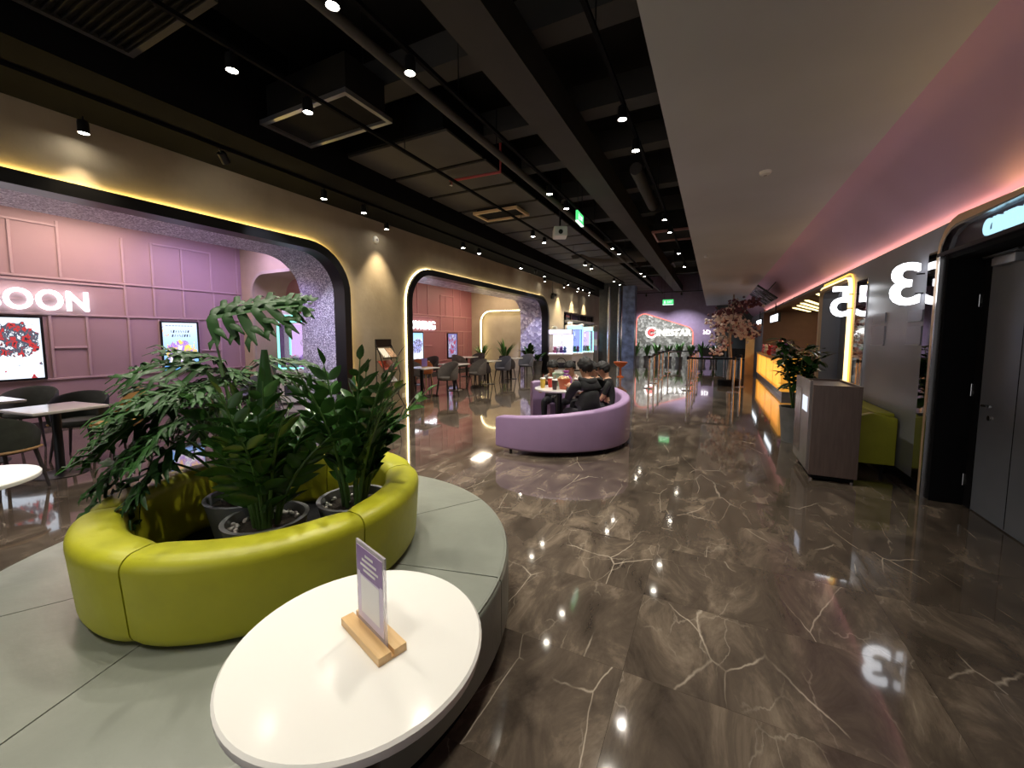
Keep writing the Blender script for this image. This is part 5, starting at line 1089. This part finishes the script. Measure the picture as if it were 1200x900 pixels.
def bushy(name, label, loc, pot, h, r, n, m=M_LEAF, seed=1, L=0.12, Wd=0.06, group=None, trunk=True):
    random.seed(seed); t = thing(name, label, 'plant', loc, group=group); pot_with_soil(t, *pot, M_POT); hp = pot[2]; key = 'b%d%d' % (int(L * 1000), int(Wd * 1000)) + m.name; me = leaflet_mesh(key, L, Wd, 0.15, 0.2, m)
    for i in range(7):
        az = 2.4 * i; top = Vector((r * 0.55 * math.cos(az), r * 0.55 * math.sin(az), hp + h * random.uniform(0.6, 0.95))); b = Vector((0.03 * math.cos(az), 0.03 * math.sin(az), hp - 0.05))
        st_ = MB().tube([b, (b + top) / 2 + Vector((0, 0, 0.05)), top], [0.012, 0.009, 0.004], 6).build('stem', M_STEM, t, smooth=60)
        for k in range(n):
            u = random.uniform(0.25, 1.0); p = b.lerp(top, u) + Vector((0, 0, 0.05 * (1 - abs(2 * u - 1)))); a2 = random.uniform(0, 6.28); el = random.uniform(-0.5, 0.7); d = Vector((math.cos(a2) * math.cos(el), math.sin(a2) * math.cos(el), math.sin(el)))
            o = bpy.data.objects.new('leaf', me); COL.objects.link(o); o.parent = st_; o.matrix_local = frame_matrix(p + d * random.uniform(0, 0.05), d, Vector((random.uniform(-.3, .3), random.uniform(-.3, .3), 1))) @ Matrix.Scale(random.uniform(0.7, 1.5), 4)
    return t
bushy('potted_shrub', 'bushy dark green shrub in a pot behind the walnut kiosk', (1.08, 6.85, 0), (0.15, 0.19, 0.5), 1.12, 0.42, 40, M_LEAF, 31, 0.15, 0.075, 'potted shrubs')

# ------------------------------------------------------------------ snack bar
ct = thing('snack_counter', 'glowing amber snack bar counter with a black top', 'counter', (1.52, 11.7, 0)); AMB = mat('amber_onyx', (0.75, 0.32, 0.04), 0.2, emit=(1.0, 0.42, 0.05), es=0.55, var=0.3, vscale=2.5)
for i in range(4):
    y0 = 1.55 * i; MB().box(0, 0.5, y0 + 0.02, y0 + 1.51, 0.14, (0.96 if i == 0 else 0.86)).build('front_panel', AMB, ct, bevel=0.01); MB().box(0.0, 0.5, y0 + 1.511, y0 + 1.569, 0.14, 0.86).build('divider', mat('amber_dark', (0.22, 0.08, 0.02), 0.4), ct)
MB().box(0.03, 0.52, 0.0, 6.2, 0, 0.139).build('plinth', M_GREYMETAL, ct)
MB().box(-0.05, 0.56, -0.05, 1.54, 0.961, 1.02).build('worktop', M_BLKMETAL, ct, bevel=0.01); MB().box(-0.03, 0.56, 1.542, 6.25, 0.861, 0.90).build('worktop', mat('amber_top', (0.55, 0.33, 0.12), 0.3), ct)
lamp('counter_glow', 'AREA', (-0.03, 3.0, 0.5), 10, (1.0, 0.5, 0.1), ct, rot=(0, R(-90), 0), size=0.6, size_y=5.5)
def pos(label, y):
    t = thing('till_monitor', label, 'monitor', (1.80, y, 1.02 if y < 13.2 else 0.90), R(90), 'till monitors on the snack counter'); MB().box(-0.1, 0.1, -0.08, 0.08, 0, 0.015).build('stand_foot', M_BLKMETAL, t); MB().cyl((0, 0, 0.015), 0.02, 0.14, 8).build('stand', M_BLKMETAL, t); MB().obox((0, -0.02, 0.24), (0.36, 0.03, 0.26), 0, R(-12)).build('display', M_BLKMETAL, t, bevel=0.008)
pos('black till monitor on the near black worktop', 12.3); pos('black till monitor farther along the snack counter', 14.6)
random.seed(77)
toys = [(1.62, 12.0, 'purple', (0.40, 0.14, 0.55)), (1.60, 12.8, 'white', (0.8, 0.78, 0.75)), (1.62, 13.6, 'red', (0.65, 0.04, 0.06)), (1.64, 14.2, 'pink', (0.75, 0.30, 0.35)), (1.62, 15.0, 'crimson', (0.55, 0.03, 0.05)), (1.62, 15.8, 'cream', (0.75, 0.65, 0.5)), (1.62, 16.5, 'rosy', (0.7, 0.2, 0.25))]
for x, y, nm, c in toys: plush('%s toy figure on the snack counter' % nm, (x, y, 1.02 if y < 13.2 else 0.90), c, 0.10, 'toys on the snack counter')
ra = thing('red_balloon_arch', 'curved red and white display arch on the snack counter', 'display', (1.75, 13.9, 0.90)); MB().tube([(0, -0.28, 0), (0, -0.24, 0.30), (0, -0.05, 0.46), (0, 0.2, 0.40), (0, 0.28, 0.15), (0, 0.28, 0.0)], 0.06, 10).build('arch', mat('bright_red', (0.65, 0.03, 0.05), 0.4), ra, smooth=60); MB().tube([(-0.06, -0.24, 0.02), (-0.06, -0.19, 0.28), (-0.06, -0.03, 0.38)], 0.03, 8).build('white_stripe', M_WHITEMATT, ra, smooth=60)
for i, (x, y, ln) in enumerate(((2.06, 11.2, 1.3), (2.17, 13.1, 3.0), (2.25, 14.2, 4.2), (2.32, 15.2, 4.0), (2.38, 16.4, 2.9))):
    d = (math.sin(R(18.5)), math.cos(R(18.5))); t = thing('light_bar', 'yellow light bar on the snack bar ceiling, %s from the doorway' % ORD[i], 'light', (x, y, 2.438), R(-18.5), 'yellow light bars over the snack bar')
    MB().box(-0.05, 0.05, 0, ln, 0.02, 0.06).build('housing', M_GOLD, t); MB().box(-0.042, 0.042, 0.01, ln - 0.01, 0.0, 0.02).build('diffuser', glow('yellow_bar_glow', (1.0, 0.82, 0.35), 2.6), t)
for y0, y1, lab in ((14.75, 16.9, 'larger white menu screen under the light line'), (19.6, 22.0, 'smaller white menu screen at the far end of the light line')):
    t = thing('menu_screen', lab, 'screen', (XR - 0.03, (y0 + y1) / 2, 1.98), group='menu screens over the snack bar'); hw = (y1 - y0) / 2 * 0.85
    MB().box(-0.02, 0.05, -hw - 0.03, hw + 0.03, -0.03, 0.25).build('casing', M_BLKMETAL, t); MB().box(-0.024, -0.02, -hw, hw, 0, 0.22).build('display', glow('menu_glow', (0.85, 0.92, 1.0), 2.4), t); MB().box(0.0, 0.03, -0.02, 0.02, 0.25, 0.60).build('hanger', M_BLKMETAL, t)
# overhead screen hung in a dark arch on the cove
os_ = thing('overhead_screen', 'dark tilted overhead screen hung on the mauve cove', 'screen', (1.28, 14.4, 2.72), 0)
MB().obox((0, 0, 0), (0.62, 2.6, 0.05), 0, 0).build('casing', M_BLKMETAL, os_, bevel=0.01); MB().obox((0, 0, -0.028), (0.56, 2.5, 0.006)).build('display', sparkle('overhead_picture', (0.04, 0.04, 0.06), (0.5, 0.45, 0.55), 5, 0.2, 0.0), os_)
for s in (-1, 1): MB().cyl((0, s * 1.0, 0.025), 0.012, 0.36, 6).build('hanger', M_BLKMETAL, os_)
os_.rotation_euler = (0, R(38), 0)
hp_ = MB().box(1.13, 1.43, 18.0, 18.12, 0, 1.54).build('tan_board', mat('tan_board', (0.50, 0.36, 0.20), 0.5, var=0.08), bevel=0.006); tag(hp_, 'tall tan board standing at the end of the snack counter', 'board')

# ------------------------------------------------------------------ queue posts
def stanchion(label, x, y):
    t = thing('queue_post', label, 'queue post', (x, y, 0), group='chrome queue posts'); MB().lathe([(0.15, 0), (0.15, 0.012), (0.10, 0.022), (0.03, 0.028)], n=24).build('base', M_STEEL, t, smooth=40); MB().cyl((0, 0, 0.026), 0.028, 0.84, 14).build('pole', M_STEEL, t, smooth=40); MB().lathe([(0.036, 0.866), (0.036, 0.95), (0.0, 0.955)], n=14).build('belt_head', M_BLKMETAL, t, smooth=40)
posts = [(-1.62, 12.0), (-1.66, 13.4), (-1.68, 14.8), (-1.70, 16.2), (-1.66, 18.0), (-0.60, 12.0), (-0.60, 13.4), (-0.58, 14.8), (-0.56, 16.2), (-0.54, 18.0), (0.52, 12.2), (0.75, 13.6)]
PW = ['left row, nearest', 'left row, second', 'left row, third', 'left row, fourth', 'left row, farthest', 'middle row, nearest', 'middle row, second', 'middle row, third', 'middle row, fourth', 'middle row, farthest', 'right pair, nearer one', 'right pair, farther one']
for (x, y), w_ in zip(posts, PW): stanchion('chrome queue post of the ' + w_, x, y)
for i, (a, b) in enumerate(((0, 1), (1, 2), (2, 3), (3, 4), (5, 6), (6, 7), (7, 8), (8, 9), (5, 10), (4, 9))):
    p = Vector((*posts[a], 0.905)); q = Vector((*posts[b], 0.905)); d = (q - p).normalized(); n_ = Vector((-d.y, d.x, 0)) * 0.003; p = p + d * 0.037; q = q - d * 0.037; up = Vector((0, 0, 0.025))
    o = MB().strip([[c - n_ - up, c + n_ - up, c + n_ + up, c - n_ + up] for c in (p, (p + q) / 2 - Vector((0, 0, 0.02)), q)]).build('queue_belt', M_BLKMETAL); tag(o, 'black belt from the %s to the %s post' % (PW[a].replace(',', ''), PW[b].replace(',', '')), 'belt', 'black queue belts')

# ------------------------------------------------------------------ blossom tree
random.seed(5)
tr_ = thing('blossom_tree', 'artificial tree with pale pink blossom beside the snack bar queue', 'tree', (0.46, 13.9, 0)); BARK = mat('pale_bark', (0.40, 0.34, 0.28), 0.8, var=0.3, vscale=8)
MB().lathe([(0.30, 0), (0.30, 0.16), (0.27, 0.18), (0.0, 0.18)], n=24).build('round_planter', M_BLACK, tr_, smooth=40); MB().tube([(0, 0, 0.17), (0.03, 0, 0.8), (-0.02, 0.02, 1.4), (0.02, 0, 2.0), (0.05, 0.0, 2.75)], [0.06, 0.05, 0.045, 0.04, 0.025], 10).build('trunk', BARK, tr_, smooth=60)
pinks = [mat('blossom_pale', (0.82, 0.70, 0.64), 0.7), mat('blossom_rose', (0.60, 0.34, 0.32), 0.7), mat('blossom_dark', (0.14, 0.05, 0.07), 0.8)]
bl_ = [MB(), MB(), MB()]
for i in range(16):
    az = 2.4 * i; z = random.uniform(1.3, 2.5); e = Vector((0.68 * math.cos(az) * random.uniform(0.6, 1), 0.68 * math.sin(az) * random.uniform(0.6, 1), z - random.uniform(-0.1, 0.45)))
    MB().tube([(0, 0, z - 0.1), (e.x * 0.5, e.y * 0.5, z + 0.12), tuple(e)], [0.018, 0.012, 0.005], 6).build('branch', BARK, tr_, smooth=60)
    for k in range(46):
        u = random.uniform(0.25, 1.15); p = Vector((e.x * u, e.y * u, z + (e.z - z) * u)) + Vector([random.gauss(0, 0.09) for _ in range(3)]); s = random.uniform(0.03, 0.06)
        ki = 2 if p.z > 2.15 and random.random() < 0.75 else (0 if random.random() < 0.62 else (1 if random.random() < 0.6 else 2)); bl_[ki].ball(p, (s, s, s * 0.55), 6, 4, Euler((random.uniform(0, 3), random.uniform(0, 3), 0)).to_matrix())
for m, b, nm in zip(pinks, bl_, ('pale_blossom', 'rose_blossom', 'dark_leaf_cluster')): o = b.build(nm, m, tr_, smooth=60, fix=False); o['kind'] = 'stuff'

# ------------------------------------------------------------------ far end: logo wall, plants, columns, glass doors
lg = thing('logo_wall', 'silver sequin panel with the glowing CINESTAR logo on the purple wall', 'sign wall', (0, 25.19, 0))
AR = [(-4.15, 0.0), (-4.15, 2.35)]
for k in range(7): a = R(180 - 105 * k / 6); AR.append((-3.72 + 0.43 * math.cos(a), 2.37 + 0.43 * math.sin(a)))
for k in range(7): a = R(75 - 75 * k / 6); AR.append((-1.50 + 0.43 * math.cos(a), 1.62 + 0.43 * math.sin(a)))
AR += [(-1.07, 0.0)]
MB().prism(AR, lambda x, z: (x, -0.04, z), lambda x, z: (x, 0.0, z)).build('sequin_panel', M_SEQUIN, lg)
A_ = AR; B_ = offset_path(AR, 0.05); ed = MB().strip([[(a[0], -0.05, a[1]), (a[0], 0, a[1]), (b[0], 0, b[1]), (b[0], -0.05, b[1])] for a, b in zip(A_, B_)]); ed.build('edge_light', glow('coral_edge', (1.0, 0.25, 0.18), 1.3), lg, smooth=40)
RC = glow('logo_red', (0.95, 0.06, 0.06), 2.0); WC = glow('logo_white', (1, 0.97, 0.95), 3.0)
cx_, cz_ = -3.30, 1.72
def c_ring(r0, r1, a0, a1, m, yo): MB().strip([[(cx_ + r * math.cos(a), y, cz_ + r * math.sin(a)) for r, y in ((r0, yo), (r1, yo), (r1, yo + 0.03), (r0, yo + 0.03))] for a in [R(a0 + (a1 - a0) * k / 28) for k in range(29)]]).build('logo_ring', m, lg, smooth=40)
c_ring(0.25, 0.33, 40, 320, WC, -0.085); c_ring(0.10, 0.235, 35, 325, RC, -0.085)
letters(lg, 'INESTAR', 0.52, 0.03, WC, lambda u, v, w_: (-3.04 + u * 0.90, -0.075 - w_, 1.53 + v), bold=0.008, track=1.06)
o3 = thing('small_wall_sign', 'tiny white 3D sign high on the end wall right of the logo', 'sign', (-0.55, 25.19, 1.62)); letters(o3, '3D', 0.32, 0.02, WC, lambda u, v, w_: (u, -0.012 - w_, v))
random.seed(31)
for i in range(8):
    x = -4.0 + 0.58 * i; leafy_plant('potted_palm', 'leafy green plant at the foot of the logo wall, %s from the left' % ORD[i], (x, 24.2 + 0.2 * (i % 2), 0), (0.16, 0.2, 0.35), 0.85 if i % 2 else 1.0, 20, M_LEAF3 if i < 6 else M_LEAF, 40 + i, Wf=0.12, spread=0.55, group='plants along the logo wall')
bt = thing('display_table', 'low brown table before the plants of the logo wall', 'table', (-2.1, 23.4, 0)); MB().box(-0.6, 0.6, -0.3, 0.3, 0.62, 0.68).build('tabletop', M_WALNUT, bt)
for x in (-0.54, 0.54):
    for y in (-0.24, 0.24): MB().box(x - 0.03, x + 0.03, y - 0.03, y + 0.03, 0, 0.62).build('leg', M_WALNUT, bt)
for i, (x, y) in enumerate(((-0.2, 21.5), (0.3, 21.3), (0.8, 21.4), (1.2, 21.0))):
    t = thing('waiting_chair', 'black waiting chair at the far end, %s from the left' % ORD[i], 'chair', (x, y, 0), 0, 'black waiting chairs'); MB().box(-0.22, 0.22, -0.22, 0.22, 0.42, 0.48).build('seat', M_BLKMETAL, t, bevel=0.015); MB().obox((0, 0.24, 0.72), (0.44, 0.04, 0.42)).build('backrest', M_BLKMETAL, t, bevel=0.01)
    for q in (-1, 1):
        for r_ in (-1, 1): MB().cyl((q * 0.19, r_ * 0.19, 0), 0.014, 0.42, 8).build('leg', M_STEEL, t)
colm = struct(MB().box(-5.15, -4.05, 20.0, 21.1, 0, 5.0).build('wall_column_dark', mat('dark_column_cladding', (0.05, 0.05, 0.05), 0.25, var=0.2)), 'big dark clad column near the far end')
bp_ = struct(MB().box(-3.80, -3.25, 19.0, 19.5, 0, 3.8).build('wall_column_printed', mat('blue_print_panel', (0.12, 0.16, 0.30), 0.35, var=0.7, vscale=3)), 'column wrapped in a blue and pink print')
for i, x in enumerate((-4.42, -4.02)):
    o = MB().cyl((x, 19.0 + 0.3 * i, 0), 0.07, 3.8, 18).build('metal_pole', M_STEEL, smooth=40); tag(o, 'tall %s steel pole beside the printed column' % ('outer', 'inner')[i], 'pole', 'tall steel poles')
ob = thing('orange_bowl', 'orange bowl shaped planter on a stem before the columns', 'planter', (-3.02, 14.95, 0)); MB().lathe([(0.13, 0), (0.13, 0.02), (0.04, 0.05), (0.035, 0.34), (0.10, 0.38), (0.24, 0.50), (0.25, 0.56), (0.22, 0.56), (0.10, 0.44)], n=28).build('bowl', mat('orange_gloss', (0.55, 0.12, 0.03), 0.3), ob, smooth=40); MB().lathe([(0.21, 0.545), (0, 0.55)], n=24).build('filling', M_SOIL, ob)
# shop front: frame members, panes, door pulls
sf = thing('shop_front', 'dark framed glass shop front in the left wall', 'shop front', (XL - 0.09, 17.5, 0))
for y in (0.0, 1.2, 2.5, 3.8, 5.04): MB().box(-0.04, 0.04, y, y + 0.06, 0, 2.62).build('mullion', M_BLKMETAL, sf)
for i in range(4):
    y0 = (0.0, 1.2, 2.5, 3.8)[i] + 0.061; y1 = (1.2, 2.5, 3.8, 5.04)[i] - 0.001
    for z in (0.001, 2.15, 2.56): MB().box(-0.035, 0.035, y0, y1, z, z + 0.06).build('transom', M_BLKMETAL, sf)
    MB().box(-0.008, 0.008, y0, y1, 0.061, 2.149).build('pane', M_GLASS, sf); MB().box(-0.008, 0.008, y0, y1, 2.211, 2.559).build('pane', M_GLASS, sf)
aw = MB().box(XL + 0.001, XL + 0.35, 17.6, 21.4, 2.12, 2.24).build('air_curtain', M_GREYMETAL, bevel=0.03); tag(aw, 'long silver air curtain over the shop door', 'air curtain')
gd = thing('glass_gate', 'frameless glass doors with steel pulls between shop and dark column', 'glass door', (-6.1, 19.7, 0))
FROST = mat('frosted_band', (0.55, 0.60, 0.58), 0.6, alpha=0.55)
for k in range(2):
    x0 = 0.02 + 0.48 * k; g = MB().box(x0, x0 + 0.46, -0.006, 0.006, 0.02, 2.1).build('glass_leaf', M_GLASS, gd); MB().box(x0, x0 + 0.46, -0.0085, -0.0065, 1.05, 1.35).build('frosted_band', FROST, g); MB().tube([(x0 + (0.40 if k == 0 else 0.06), -0.05, 0.7), (x0 + (0.40 if k == 0 else 0.06), -0.05, 1.5)], 0.016, 8).build('pull_handle', M_STEEL, g)
    MB().box(x0, x0 + 0.46, -0.012, 0.012, 0.0, 0.019).build('bottom_rail', M_STEEL, gd)
st_ = thing('standing_poster', 'small lit poster board inside the shop front', 'poster', (-7.4, 19.6, 0), R(0)); MB().box(-0.35, 0.35, -0.02, 0.02, 0.35, 1.75).build('panel', glow('standing_poster_glow', (0.45, 0.42, 0.95), 1.2), st_); MB().box(-0.38, 0.38, -0.025, 0.025, 1.751, 1.85).build('header', M_GOLD, st_)
for x in (-0.3, 0.3): MB().box(x - 0.02, x + 0.02, -0.2, 0.2, 0, 0.349).build('foot', M_BLKMETAL, st_)
t = thing('ceiling_panel_light', 'white ceiling light inside the shop', 'ceiling light', (-8.2, 19.5, 2.965), group='shop ceiling lights'); MB().box(-0.6, 0.6, -1.2, 1.2, 0, 0.03).build('tray', M_WHITEMATT, t); lamp('shop_glow', 'AREA', (0, 0, -0.02), 120, (0.95, 1.0, 0.95), t, size=1.2, size_y=2.4)
# light of the snack bar and the end wall
t = thing('ceiling_panel_light', 'warm ceiling light deep inside the snack bar', 'ceiling light', (3.4, 15.5, 2.46), group='snack bar ceiling lights'); MB().box(-0.3, 0.3, -1.0, 1.0, 0, 0.035).build('tray', M_WHITEMATT, t); lamp('bar_glow', 'AREA', (0, 0, -0.02), 60, (1.0, 0.75, 0.45), t, size=0.6, size_y=2.0)
for i, (x, w_, c) in enumerate(((-3.4, 60, (0.9, 0.9, 1.0)), (-1.6, 60, (0.9, 0.9, 1.0)), (-0.3, 60, (0.7, 0.85, 1.0)))): track_spot(x, 23.4, 'spotlight washing the logo wall, %s from the left' % ORD[i], 3.2, z=3.70, cone=100, tilt=(R(22), 0, 0), group='spotlights washing the logo wall', color=c)
wt = thing('lighting_track', 'black lighting track crossing before the logo wall', 'track', (-4.6, 23.4, 3.86), group='lighting tracks'); MB().box(0, 4.15, -0.018, 0.018, 0, 0.035).build('rail', M_BLKMETAL, wt)
for x in (0.3, 2.0, 3.8): MB().cyl((x, 0, 0.035), 0.006, 1.104, 6).build('rod', M_BLKMETAL, wt)
